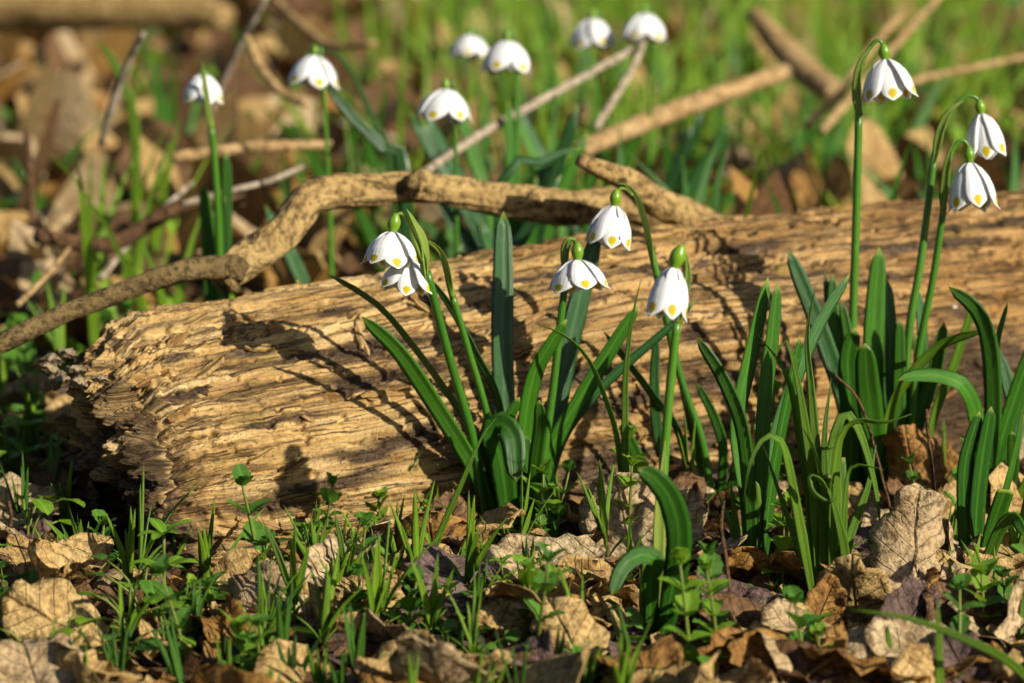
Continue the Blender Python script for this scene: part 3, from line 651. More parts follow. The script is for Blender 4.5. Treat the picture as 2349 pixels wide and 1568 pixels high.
# --- leaf pair G and yellow-green clump H
Gp, d = plant('upright pair of flat dark strap leaves crossed by a bluish leaf leaning right', (1725, 1310))
b = row(d) + 6
for pts, wd, dd, tw_, mt in [
    ([(1722, b), (1712, 1150), (1690, 980), (1718, 830), (1762, 636)], 40, .02, (-5, -25), m_strap),
    ([(1738, b), (1745, 1130), (1752, 930), (1770, 780), (1784, 648)], 38, .015, (-5, -20), m_strap),
    ([(1722, b), (1722, 1180), (1705, 990), (1660, 870), (1598, 773)], 38, -.01, (20, 35), m_strap),
    ([(1742, b), (1760, 1090), (1800, 930), (1880, 740), (1950, 628)], 42, .03, (-25, -40), m_strap_d),
    ([(1735, b), (1730, 1220), (1728, 1100)], 40, 0, (0, 0), m_lily),
    ([(1745, b), (1775, 1080), (1812, 890), (1835, 770)], 32, .0, (-20, -40), m_strap)]:
    strap(Gp, d, pts, wd, dd, tw_, mt)
Hp, d = plant('yellow green clump of narrow drooping leaves with one leaf folded over', (1895, 1375), name='lily_clump')
b = row(d) + 6
for pts, wd, dd, tw_, pr in [
    ([(1885, b), (1880, 1150), (1862, 900), (1852, 770), (1872, 650)], 28, .01, (0, 40), 'grass'),
    ([(1875, b), (1862, 1180), (1830, 960), (1800, 850), (1738, 768)], 28, -.005, (10, 40), 'grass'),
    ([(1880, b), (1868, 1150), (1840, 930), (1812, 800), (1795, 785), (1775, 830)], 26, -.01, (0, 10), 'grass'),
    ([(1890, b), (1893, 1150), (1892, 1000), (1907, 868)], 24, .004, (0, 20), 'grass'),
    ([(1870, b), (1830, 1180), (1795, 1020), (1755, 1005), (1722, 1060), (1705, 1150)], 26, -.03, (0, -40), 'grass'),
    ([(1910, b), (1912, 1150), (1925, 1010), (1965, 965), (2030, 970), (2092, 950)], 30, -.02, (0, -60), 'grass'),
    ([(1900, b), (1900, 1130), (1915, 1000), (1940, 950), (1975, 1000), (2010, 1130), (2020, 1240)], 28, .01, (0, 20), 'grass'),
    ([(1925, b), (1945, 1250), (1990, 1120), (2010, 1020)], 24, .01, (0, 10), 'grass'),
    ([(1905, b), (1900, 1200), (1870, 1040), (1836, 975)], 20, -.012, (0, 40), 'grass'),
    ([(1915, b), (1935, 1200), (1948, 1080), (1990, 1070), (2028, 1080)], 18, -.02, (0, -50), 'grass'),
    ([(1940, b), (1938, 1270), (1905, 1135), (1880, 1110)], 26, -.018, (0, 0), 'grass'),
    ([(1895, b), (1890, 1230), (1900, 1090)], 30, -.006, (0, 0), 'cut'),
    ([(1880, b), (1840, 1280), (1795, 1150), (1750, 1020)], 18, .012, (20, 40), 'grass'),
    ([(1920, b), (1930, 1180), (1925, 1050)], 30, .008, (0, 0), 'cut')]:
    strap(Hp, d, pts, wd, dd, tw_, m_lily, pr, .3)
strap(Hp, d, [(1900, 1105), (1880, 1100), (1858, 1095), (1868, 1130), (1905, 1150), (1912, 1110)], 30, -.01, (60, 100), m_lily, 'lance', .3, d0=-.022, name='folded_leaf')
Jp, d = plant('short clump of blunt upright strap leaves with one leaf cut off square', (2235, 1320))
b = row(d) + 6
for pts, wd, dd, tw_, pr in [
    ([(2220, b), (2212, 1180), (2215, 1060), (2247, 944)], 38, .0, (10, -10), 'strap'),
    ([(2238, b), (2240, 1180), (2252, 1060), (2274, 933)], 42, .0, (-5, -15), 'strap'),
    ([(2250, b), (2275, 1220), (2306, 1124)], 44, -.015, (-5, -10), 'cut'),
    ([(2245, b), (2290, 1220), (2325, 1188), (2352, 1230)], 34, -.03, (0, -30), 'strap'),
    ([(2228, b), (2222, 1220), (2190, 1170)], 26, .01, (10, 20), 'strap'),
    ([(2250, b), (2300, 1150), (2330, 1030), (2352, 900)], 22, .0, (-10, -30), 'grass')]:
    strap(Jp, d, pts, wd, dd, tw_, m_strap, pr)
# --- snowflakes behind the log
def back_plant(label, bell_, dep, w_, lean=0, nleaf=4, seed=0, face=-.15, stem=True, hl=.55):
    r = random.Random(seed); x, y = bell_; br_ = row(dep); bx = x + lean
    pl, _ = plant(label, (bx, br_), dep, group=None)
    k = w_ / 110
    scape(pl, dep, [(bx, br_ + 5), (x + lean * .6 + 14 * k, (y + br_) / 2), (x + 22 * k, y + 20 * k), (x + 16 * k, y - 70 * k), (x + 4 * k, y - 76 * k), (x, y - 62 * k)], (9 * k, 8 * k, 7 * k, 5 * k, 4 * k), .0, d0=.012, n=26, m=7)
    bell(pl, (x, y - 74 * k), (x, y - 44 * k), (x, y + 36 * k), w_ * 1.06, dep - .004, 50 + seed, fwd=face, open_=.10, owpx=w_ * .19)
    for i in range(nleaf):
        a = r.uniform(-.5, .5); h = (br_ - y) * r.uniform(hl - .2, hl + .25)
        strap(pl, dep, [(bx + r.uniform(-12, 12), br_ + 5), (bx + a * h * .35, br_ - h * .5), (bx + a * h, br_ - h)], 40 * k, r.uniform(-.02, .03), (r.uniform(-30, 30), r.uniform(-40, 40)), r.choice([m_strap, m_strap_d]), n=12)
back_plant('blurred white bell behind the left bend of the branch', (722, 168), 1.72, 96, 40, 2, 1, hl=.4)
back_plant('white bell hanging just above the knotted top of the branch', (1022, 248), 1.66, 102, 20, 5, 2)
back_plant('small far white bell half hidden by a wider one beside it', (1078, 112), 1.98, 74, 40, 3, 3)
back_plant('wide far white bell over a dense dark leaf clump', (1163, 136), 1.80, 100, 25, 12, 4, hl=.62)
back_plant('flat far white bell with drooping yellow tips in bright grass', (1360, 82), 2.0, 92, -30, 6, 5)
back_plant('topmost far white bell over the bent stalk', (1478, 68), 1.98, 88, 0, 5, 6)
K, d = plant('single snowflake standing alone behind the bend of the branch, stem bowed over its bell', (505, 800), 1.66)
b = row(d) + 5
scape(K, d, [(510, b), (503, 560), (493, 380), (484, 290)], (8, 8, 8), -.01)
scape(K, d, [(484, 292), (476, 240), (470, 190), (467, 165), (465, 182)], (8, 6, 4, 4), -.004, m_spathe, 'pedicel', d0=-.012)
strap(K, d, [(484, 290), (475, 230), (468, 180), (465, 140)], 15, -.004, (0, 0), m_spathe, 'lance', .3, name='spathe', d0=-.018)
bell(K, (465, 160), (466, 172), (467, 232), 84, d - .002, 60, 20, fwd=.1, open_=.05)
for pts, wd in [([(490, b), (478, 560), (466, 420)], 34), ([(515, b), (513, 560), (512, 448)], 32), ([(505, b), (520, 480), (518, 348)], 30), ([(500, b), (490, 620), (485, 480)], 30)]:
    strap(K, d, pts, wd, .0, (0, 10), m_strap)
# loose single strap leaves seen through the gap and around the back clump
for i, (pts, wd, dep, mt, lab) in enumerate([
    ([(930, 400), (880, 340), (800, 260), (740, 180)], 30, 1.75, m_strap_d, 'dark blade leaning left behind the branch'),
    ([(900, 420), (850, 260), (790, 140), (730, 105)], 16, 1.8, m_grass_d, 'thin arched green blade over the dark hollow'),
    ([(1150, 420), (1230, 380), (1300, 345), (1340, 340)], 26, 1.62, m_strap_d, 'bluish blade lying low along the branch'),
    ([(310, 310), (285, 200), (255, 130), (220, 90)], 26, 1.95, m_grass, 'bright blade beside the bleached grey stalk')]):
    o, dd_ = plant(lab, pts[0], dep, name='strap_plant', cat='plant')
    strap(o, dep, [(pts[0][0], row(dep) + 4)] + pts, wd, .0, (10, 20), mt, n=16)
# blurred blades close to the lens at the lower right
o, d = plant('long green blade arching low over the litter at the lower right', (2440, 1640), 1.10, name='grass_plant', cat='grass')
strap(o, d, [(2440, row(d) + 5), (2330, 1530), (2210, 1465), (2090, 1420), (1950, 1398)], 26, -.03, (20, 40), m_grass, 'grass')
for x, y, dep in [(2150, 1370, 1.10), (2037, 1430, 1.15)]:
    o, d = plant('thin upright green blade standing before the litter at the lower right', (x, 1600), dep, name='grass_plant', cat='grass', group='upright blades at the lower right')
    strap(o, d, [(x + 8, row(dep) + 6), (x + 3, y + 80), (x, y)], 22, 0, (0, 20), m_grass, 'grass')
o, d = plant('long yellow green grass blade crossing in front of the main clump', (962, 1360), name='grass_plant', cat='grass')
strap(o, d, [(962, row(d) + 6), (1000, 1250), (1052, 1125), (1105, 1005), (1140, 958)], 17, .0, (10, 20), m_grass, 'grass')
o, d = plant('arched narrow blade curving down right of the main clump', (1435, 1150), 1.37, name='grass_plant', cat='grass')
strap(o, d, [(1440, row(d) + 6), (1420, 1030), (1395, 930), (1350, 825), (1290, 768), (1215, 739)], 17, -.02, (20, 50), m_lily, 'grass')
o, d = plant('upright pointed blade beside the lone front bell', (1435, 1150), 1.36, name='grass_plant', cat='grass')
strap(o, d, [(1437, row(d) + 6), (1434, 1000), (1436, 860), (1450, 735), (1472, 636)], 20, -.0, (10, 30), m_lily, 'grass')
# ================================================================ dry leaves
def outline(kind, th, r):
    c, s_ = np.cos(th), np.sin(th)
    if kind == 'ovate':
        x = .33 * s_ * (1 + .12 * c) * (1 - .25 * np.clip(c, 0, 1) ** 3); y = .5 * c
        k = 1 + .025 * np.sin(th * 26)
    elif kind == 'round':
        x = .43 * s_; y = .5 * c + .04 * np.abs(s_); k = 1 + .02 * np.sin(th * 30)
    elif kind == 'oak':
        x = .30 * s_ * (1 - .25 * c); y = .5 * c; k = 1 + .2 * np.sin(np.abs(th - np.pi) * 7.5) * np.abs(s_)
    elif kind == 'maple':
        q = np.abs(np.cos(2.5 * th)) ** 1.3; rr = .30 + .22 * q + .05 * np.cos(12.5 * th) * q
        x = rr * s_; y = rr * c; k = 1
    else:
        o_ = r.uniform(3, 50); x = .37 * s_; y = .5 * c; k = 1 + .75 * (fbm(c * 1.3 + o_, s_ * 1.3 + o_, 2, 7) - .5) + .30 * (fbm(c * 6 + o_, s_ * 6 + o_, 3, 8) - .5)
    return x * k, y * k
def bend(V, ax, kk):
    if abs(kk) < 1e-4: return V
    a = V[:, ax].copy(); z = V[:, 2].copy(); ph = a * kk; rad = 1 / kk - z
    V = V.copy(); V[:, ax] = np.sin(ph) * rad; V[:, 2] = 1 / kk - np.cos(ph) * rad; return V
def dleaf(kind, size, kx, ky, wr, crease, seed, mat, nt=36, nr=7, shell=True, asp=1., name='dead_leaf'):
    r = np.random.RandomState(seed); th = np.linspace(0, 2 * math.pi, nt, endpoint=False)
    ox, oy = outline(kind, th, r); ox = ox * asp
    V = [np.zeros(3)]
    for i in range(1, nr):
        q = i / (nr - 1); V += [(a * q, b * q, 0) for a, b in zip(ox, oy)]
    V = np.array(V, float); U = V[:, :2].copy(); U[:, 1] += .5
    ax_ = np.abs(V[:, 0])
    rad = np.hypot(V[:, 0], V[:, 1])
    V[:, 2] += crease * ax_ + wr * (fbm(V[:, 0] * 5 + seed, V[:, 1] * 5, 3, seed) - .5) + wr * .9 * rad * 2 * (vn(V[:, 0] * 9 + seed, V[:, 1] * 9, seed + 7) - .5)
    ph = (V[:, 1] - ax_ * .75) * 7; V[:, 2] += .010 * np.cos(2 * np.pi * ph) * np.clip(ax_ * 6, 0, 1)       # quilted between side veins
    V = bend(V, 0, kx); V = bend(V, 1, ky)
    V *= size
    F = [(0, 1 + j, 1 + (j + 1) % nt) for j in range(nt)]
    for i in range(nr - 2):
        a = 1 + i * nt
        F += [(a + j, a + nt + j, a + nt + (j + 1) % nt, a + (j + 1) % nt) for j in range(nt)]
    if shell:
        n0 = len(V); V2 = V - np.array([0, 0, .00035]); V = np.vstack([V, V2]); U = np.vstack([U, U])
        F2 = [tuple(n0 + k for k in f[::-1]) for f in F]; a = 1 + (nr - 2) * nt
        F = F + F2 + [(a + j, n0 + a + j, n0 + a + (j + 1) % nt, a + (j + 1) % nt) for j in range(nt)]
    return mesh(name, V, F, mat, U)
def inlog(x, y, mg=.0):
    q = np.array([x, y]) - LQ[:2]; u = q @ la[:2]; w_ = q @ lp[:2]
    return (u > -.02 - mg) & (w_ < .004 + mg) & (w_ > -.15 - mg)
# large leaves: (x, y, bottom row, width px, kind, material, tilt x, turn z, roll y, curl x, curl y, label)
HERO = [
 (55, 1285, 1330, 150, 'maple', 0, 45, 20, 10, 1.2, -1.5, 'large tan lobed leaf propped left of the dark log end'),
 (125, 1430, 1500, 250, 'ovate', 0, 40, 60, -10, -1.2, .8, 'broad tan curled leaf with a brown stalk standing in it'),
 (70, 1535, 1590, 260, 'torn', 1, 30, 20, 0, .5, -.6, 'grey flattened leaf under the broad tan leaf'),
 (545, 1345, 1410, 180, 'ovate', 0, 62, -30, 20, -2.2, 1.2, 'upright pale tan leaf leaning on the base of the log'),
 (640, 1400, 1450, 250, 'round', 1, 35, 70, -10, 1.0, -1.2, 'wide bleached grey leaf with raised veins'),
 (520, 1440, 1480, 190, 'torn', 2, 35, 30, 10, 2.2, -2.0, 'curled orange brown leaf with a split edge'),
 (590, 1490, 1520, 120, 'oak', 1, 40, -20, 20, 2.5, 1.0, 'small pale shrivelled leaf lit from the side'),
 (1045, 1230, 1290, 190, 'ovate', 3, 50, 10, 10, -1.8, 1.0, 'brown leaf leaning under the main clump'),
 (960, 1320, 1360, 190, 'torn', 0, 38, -50, 10, 2.2, -1.4, 'tan leaf with a torn tip below the main clump'),
 (1245, 1295, 1350, 260, 'ovate', 1, 38, 100, -8, -2.4, .7, 'large grey folded leaf with dark veins in the middle of the litter'),
 (1290, 1360, 1410, 240, 'oak', 0, 32, 80, 12, 1.3, -1.2, 'pale tan leaf lying under the grey folded leaf'),
 (1430, 1200, 1275, 210, 'round', 1, 68, 10, -5, -1.2, .6, 'big upright mottled grey brown leaf beside the lone front bell'),
 (1560, 1200, 1270, 150, 'ovate', 1, 60, -20, 10, -1.0, .8, 'mottled upright leaf behind the lone front stem'),
 (1128, 1420, 1470, 170, 'ovate', 0, 55, -35, 15, 2.6, -1.8, 'ochre leaf rolled along its length with a pale tip'),
 (1310, 1475, 1540, 210, 'ovate', 0, 52, 25, -15, -2.8, 1.4, 'tan leaf arched over a dark hollow'),
 (1215, 1520, 1560, 170, 'maple', 4, 38, 40, 10, 1.8, -2.0, 'crumpled plum grey leaf'),
 (1290, 1545, 1590, 120, 'maple', 4, 48, -10, 10, 2.0, -1.4, 'small plum brown leaf behind the tan arch'),
 (1475, 1548, 1610, 210, 'maple', 2, 40, 15, 5, 1.5, -1.6, 'jagged ochre lobed leaf under the lone front snowflake'),
 (900, 1556, 1610, 170, 'oak', 0, 45, 70, 5, -2.0, 1.0, 'rounded tan leaf tipped towards the lens'),
 (1040, 1560, 1610, 190, 'torn', 0, 40, 20, 5, 1.5, -1.0, 'bleached tan leaf lying at the front of the litter'),
 (1690, 1370, 1410, 190, 'torn', 4, 38, 80, 5, -2.6, 1.0, 'dark lacy skeleton leaf below the upright leaf pair'),
 (1720, 1425, 1470, 220, 'ovate', 3, 36, 75, -10, -2.8, .8, 'brown arched leaf making a hollow'),
 (1840, 1450, 1490, 190, 'ovate', 1, 32, 60, 10, -1.2, 1.4, 'grey rolled leaf behind the winged seed'),
 (1700, 1510, 1550, 180, 'oak', 0, 38, -40, -10, 1.5, 1.5, 'pale brown wrinkled leaf on the litter'),
 (1830, 1545, 1590, 240, 'ovate', 3, 30, 70, 10, 2.5, -1.0, 'long brown rolled leaf'),
 (1930, 1510, 1545, 150, 'oak', 2, 40, 10, -10, 1.4, 1.8, 'glossy orange lobed leaf'),
 (2095, 1260, 1390, 270, 'torn', 1, 76, -6, 12, -4.6, .8, 'tall upright bleached leaf curled like a tube'),
 (2035, 1205, 1240, 130, 'ovate', 1, 55, 95, 0, -1.2, 1.5, 'pointed grey flap folded from the upright curled leaf'),
 (2090, 1075, 1180, 190, 'ovate', 2, 78, 8, -10, -4.0, .8, 'glossy brown curled leaf standing behind the upright tube leaf'),
 (2150, 1080, 1110, 120, 'torn', 2, 45, 30, 0, 1.0, 1.0, 'small brown leaf caught behind the brown curl'),
 (2310, 1275, 1330, 200, 'ovate', 0, 48, -70, 0, .8, 1.2, 'tan leaf with strong parallel ribs at the right edge'),
 (2150, 1330, 1390, 170, 'oak', 1, 50, -20, 0, 1.6, -1.2, 'broken tan leaf leaning on the upright tube leaf'),
 (2240, 1420, 1470, 240, 'ovate', 3, 40, 60, -15, -2.6, 1.2, 'brown leaf curled over with a dark hollow'),
 (2110, 1500, 1550, 260, 'ovate', 1, 30, 75, 5, .8, 1.0, 'pale grey leaf with a serrated edge'),
 (2200, 1520, 1570, 200, 'oak', 4, 42, 20, 0, 1.6, -1.0, 'brown leaf pierced by small holes'),
 (2080, 1430, 1470, 190, 'torn', 4, 45, -30, 10, 1.6, 1.2, 'grey brown torn leaf under the upright tube leaf'),
 (1690, 1010, 1080, 90, 'torn', 4, 60, -10, 0, 3.0, 2.0, 'shrivelled grey leaf hanging among the upright leaf pair'),
 (1625, 1110, 1150, 150, 'ovate', 4, 40, 70, 0, -3.0, 1.2, 'rolled dull leaf lying behind the lone front stem'),
 (1340, 1150, 1180, 110, 'oak', 2, 50, 30, 0, 1.5, -1.2, 'small orange brown leaf right of the main clump'),
 (1320, 1190, 1215, 130, 'oak', 3, 40, 80, 0, 1.5, -1.2, 'toothed brown leaf by the upright mottled leaf'),
 (95, 1140, 1200, 190, 'torn', 3, 40, 30, 0, 1.5, -1.2, 'dark crumpled leaf against the broken log end'),
 (40, 1170, 1230, 200, 'round', 1, 25, 60, 0, .5, .6, 'grey leaf lying in shade left of the log end'),
 (1890, 1385, 1440, 120, 'torn', 2, 70, -25, 0, 1.0, .8, 'upright ochre winged seed before the yellow green clump'),
 # behind the log
 (135, 565, 620, 190, 'round', 1, 45, 30, 0, -1.0, .8, 'grey domed leaf at the left behind the side limb'),
 (300, 640, 690, 180, 'ovate', 1, 50, 20, 0, 1.2, .8, 'pale grey leaf behind the side limb'),
 (410, 640, 690, 170, 'ovate', 1, 40, 70, 0, 1.0, .8, 'flat grey leaf under the branch fork'),
 (60, 640, 690, 150, 'ovate', 3, 40, 40, 0, 1.0, .8, 'brown leaf in shade at the left edge'),
 (850, 55, 100, 150, 'round', 0, 50, 20, 0, -1.5, .5, 'big pale domed leaf over a dark brown one in the background'),
 (850, 120, 190, 190, 'torn', 3, 50, 20, 0, 1.5, .5, 'dark brown leaf below the pale domed leaf'),
 (1650, 280, 330, 140, 'ovate', 0, 55, 20, 0, 1.2, .8, 'pale tan leaf heaped behind the log'),
 (1700, 335, 390, 150, 'ovate', 0, 60, -30, 0, 1.2, .8, 'buff leaf standing in the heap behind the log'),
 (1770, 370, 430, 150, 'ovate', 0, 65, 10, 0, 1.5, .8, 'upright buff leaf in the heap behind the log'),
 (1830, 400, 450, 140, 'torn', 2, 50, 40, 0, 1.5, .8, 'orange leaf at the foot of the heap behind the log'),
 (1700, 410, 460, 140, 'ovate', 1, 60, 10, 0, 1.5, .8, 'bleached leaf just above the log'),
 (1340, 290, 330, 140, 'ovate', 0, 50, 30, 0, 1.0, .8, 'buff leaf below the far bells'),
 (1390, 310, 350, 120, 'oak', 2, 45, 80, 0, 1.0, .8, 'orange leaf beside the pale straight stick'),
 (360, 300, 350, 150, 'round', 0, 45, 10, 0, -1.0, .8, 'round ochre leaf behind the bleached stalk'),
 (690, 230, 270, 100, 'ovate', 2, 50, 10, 0, -1.0, .8, 'pinkish leaf under the blurred left bell'),
 (970, 185, 230, 90, 'ovate', 0, 60, 10, 0, -1.0, .8, 'small buff leaf beside the dark hollow'),
 (2000, 480, 530, 130, 'ovate', 1, 40, 60, 0, 1.0, .8, 'grey leaf resting along the back edge of the log'),
 (1920, 330, 370, 130, 'ovate', 0, 50, -40, 0, 1.0, .8, 'buff leaf behind the tallest stem'),
 (2110, 330, 380, 110, 'ovate', 2, 50, 20, 0, 1.0, .8, 'russet leaf between the tall stems'),
]
for i, (x, y, yb, wp, kd, mt, tx, tz, ty, kx, ky, lab) in enumerate(HERO):
    dep = G(x, yb)[1]
    if i >= 43: dep = max(dep, 1.62)
    c = P(x, y, dep)
    if dep > 1.6: c[2] = max(c[2], .012)
    me = dleaf(kd, M(wp, dep) * 1.15, kx, ky, .2, .12, 100 + i, DEAD[mt])
    o = ob('dead_leaf', me, None, c); o.rotation_euler = (Euler((R(tx), 0, 0)).to_matrix() @ Euler((0, R(ty), R(tz))).to_matrix()).to_euler()
    tag(o, lab, 'dead leaf')
LM = [(P(x, row(G(x, yb)[1]), G(x, yb)[1])[:2], lab) for x, yb, lab in [
 (200, 1330, 'at the foot of the dark broken log end'), (125, 1500, 'beside the broad tan curled leaf'), (545, 1400, 'around the upright pale leaf leaning on the log'), (640, 1450, 'beside the wide bleached grey leaf'),
 (480, 1540, 'below the curled orange brown leaf'), (780, 1290, 'along the log base left of the main flower clump'), (960, 1380, 'around the tan leaf with the torn tip'), (860, 1530, 'behind the rounded tan leaf'),
 (1110, 1200, 'under the main flower clump'), (1130, 1470, 'beside the rolled ochre leaf'), (1250, 1360, 'beside the large grey folded leaf'), (1300, 1550, 'below the tan leaf arched over a hollow'), (1430, 1270, 'before the big upright mottled leaf'),
 (1500, 1470, 'at the foot of the lone front snowflake'), (1600, 1150, 'under the arched stem by the log face'), (1725, 1320, 'at the foot of the upright leaf pair'), (1720, 1470, 'beside the brown arched leaf'), (1900, 1390, 'at the foot of the yellow green clump'),
 (1930, 1540, 'beside the glossy orange lobed leaf'), (2095, 1390, 'beside the tall tube shaped leaf'), (2120, 1550, 'around the pale serrated leaf'), (2240, 1330, 'at the foot of the short blunt clump'), (2250, 1480, 'beside the brown leaf curled over a hollow'), (2080, 1180, 'behind the glossy brown curled leaf'), (30, 1230, 'left of the broken log end')]]
LMB = [(P(x, row(d_), d_)[:2], lab) for x, d_, lab in [(500, 1.66, 'around the lone snowflake behind the branch bend'), (135, 1.7, 'near the grey domed leaf'), (300, 2.0, 'near the bleached grey stalk'), (300, 3.0, 'before the far log in the shade'), (720, 1.8, 'under the blurred bell left of the knot'),
 (850, 2.6, 'near the big pale domed leaf'), (1100, 1.75, 'around the dense back clump'), (1400, 1.9, 'along the pale straight stick'), (1400, 2.8, 'in the bright far grass'), (1700, 1.75, 'in the heap behind the log'), (1850, 2.4, 'near the short thick peeled stick'), (2100, 1.8, 'behind the tall right hand stems'), (2150, 2.6, 'around the level tan stick')]]
def clear(x, y):
    px, py = proj((x, y, 0)); return (1395 < px < 1620 and 1330 < py < 1560) or (370 < px < 720 and py < 1400)
def near(x, y):
    L_ = LM if y < 1.5 else LMB
    return min(L_, key=lambda k_: (k_[0][0] - x) ** 2 + (k_[0][1] - y) ** 2)[1]
rg = random.Random(11)
kinds = ['ovate', 'ovate', 'round', 'oak', 'maple', 'torn', 'torn']
PROTO = []
for i in range(24):
    mt = [0, 1, 0, 0, 2, 0, 3, 1, 4, 0, 1, 2][i % 12]
    PROTO.append((mt, dleaf(kinds[i % 7], .042, rg.uniform(-3, 3), rg.uniform(-2.2, 2.2), .2, rg.uniform(-.1, .3), 300 + i, DEAD[mt], nt=26, nr=6)))
DNAME = ['tan', 'grey', 'orange', 'brown', 'plum']
def litter(x, y, size, lift=0, tilt=28):
    mt, me = rg.choice(PROTO)
    zone = 'front' if y < 1.5 else 'back'
    o = ob('dead_leaf', me, None, (x, y, float(gz(x, y)) + lift), (R(rg.gauss(14, tilt)), R(rg.gauss(0, tilt)), rg.uniform(0, 6.28)), size / .042)
    tag(o, 'dry loose %s leaf %s' % (['tan', 'grey', 'orange brown', 'dark brown', 'plum brown'][mt], near(x, y)), 'dead leaf', '%s leaves %s the log' % (DNAME[mt], 'in front of' if zone == 'front' else 'behind'))
n = 0
while n < 150:
    y = rg.uniform(1.08, 1.50); x = rg.uniform(-.19 * y - .04, .19 * y + .04)
    if inlog(x, y, .0) or clear(x, y): continue
    litter(x, y, rg.uniform(.030, .058), rg.uniform(.002, .012), 26); n += 1
n = 0
while n < 85:
    y = 1.55 + 1.5 * rg.random() ** 1.6; x = rg.uniform(-.19 * y - .04, .19 * y + .04)
    if inlog(x, y, .02): continue
    if x > .05 and rg.random() < .45: continue
    litter(x, y, rg.uniform(.035, .065), rg.uniform(.004, .03), 42); n += 1
# twigs on the litter
for pts, dep, rp, mt, lab in [
    ([(1500, 1415), (1640, 1398), (1800, 1425), (2010, 1490), (2200, 1515), (2310, 1525)], (1.235, 1.20, 1.165), (6, 7, 7, 6, 5), m_stick_b, 'long dark red twig lying across the litter at the right'),
    ([(1690, 1560), (1680, 1420), (1668, 1300), (1655, 1210), (1660, 1150)], (1.20, 1.25), (4, 5, 5, 4), m_stick_b, 'thin upright brown twig by the upright leaf pair'),
    ([(1255, 1118), (1330, 1135), (1420, 1138), (1500, 1150)], (1.39, 1.36), (4, 4, 3.5), m_stick_b, 'thin brown twig curving out from the main clump'),
    ([(960, 1345), (1000, 1300), (1040, 1210), (1060, 1180)], (1.30, 1.33), (5, 5, 4), m_stick_b, 'reddish twig rising left of the main clump'),
    ([(300, 1330), (360, 1350), (430, 1400), (480, 1440)], (1.31, 1.26), (5, 5, 4), m_stick_b, 'short red brown twig by the foot of the dark log end'),
    ([(-30, 1480), (60, 1420), (140, 1395), (250, 1390)], (1.22, 1.24), (5, 5, 4), m_stick, 'slim tan stalk lying on the broad tan leaf'),
    ([(170, 1440), (165, 1400), (163, 1360)], (1.23, 1.23), (4, 5, 4), m_stick_b, 'dark broken stalk standing in the broad tan leaf'),
    ([(2150, 1310), (2145, 1150), (2130, 1000), (2125, 940)], (1.31, 1.33), (4, 4.5, 4), m_stick_b, 'thin red upright stalk beside the brown curl'),
    ([(2060, 1240), (2030, 1120), (1975, 930), (1915, 860)], (1.36, 1.34), (4, 4, 3), m_stick_b, 'thin slanting twig leaning on the yellow green clump'),
    ([(2135, 1560), (2130, 1480), (2105, 1390), (2085, 1360)], (1.17, 1.22), (5, 5, 4), m_stick, 'forked straw stalk before the upright tube leaf'),
    ([(1890, 1480), (1990, 1440), (2110, 1400)], (1.2, 1.24), (4, 4, 3), m_stick_b, 'short dark twig crossing the long red twig'),
    ([(1850, 1500), (1960, 1540), (2060, 1555)], (1.17, 1.15), (4, 4, 3), m_stick_g, 'pale broken twig before the litter hollow'),
    ([(745, 1290), (880, 1245), (1000, 1180)], (1.33, 1.36), (4, 4, 3), m_stick_b, 'dark twig under the log belly'),
    ([(15, 1260), (25, 1190), (20, 1150)], (1.34, 1.34), (6, 5, 4), m_stick_b, 'dark curled stalk at the left edge')]:
    tag(part('twig', ptube(pts, dep, rp, n=24, m=7, jit=.2, seed=int(pts[0][0]) % 97), mt, None), lab, 'twig')
for i in range(30):                                  # twigs on the litter behind the log
    y = 1.6 + 1.5 * rg.random(); x = rg.uniform(-.19 * y, .10 * y)
    if inlog(x, y, .03): continue
    a = rg.uniform(0, 6.28); L_ = rg.uniform(.05, .14); z = float(gz(x, y)) + .012; t_ = rg.uniform(-.02, .06)
    c_ = np.array([x, y, z]); e_ = np.array([math.cos(a) * L_, math.sin(a) * L_ * .6, t_])
    tag(part('twig', tube([c_ - e_ * .5 + [0, 0, t_ * .5], c_ + np.array([rg.gauss(0, .006), 0, rg.gauss(.004, .004) + t_ * .5]), c_ + e_ * .5 + [0, 0, t_ * .5]], [.0016, .002, .0011], n=12, m=6, jit=.2, seed=i), rg.choice([m_stick, m_stick_g, m_stick_b, m_bark]), None), 'thin dead twig on the litter ' + near(x, y), 'twig', 'twigs behind the log')
# strip of root hanging on the log face
for pts in [[(1012, 1005), (1000, 965), (975, 930), (945, 910)], [(830, 800), (826, 770), (818, 735)]]:
    q = [onlog(*p)[0] for p in pts]
    if all(k_ is not None for k_ in q):
        part('root_strip', tube([k_ - np.array([0, .0015, 0]) for k_ in q], [.0012, .0018, .0011], n=16, m=7, jit=.3), m_stick, log)
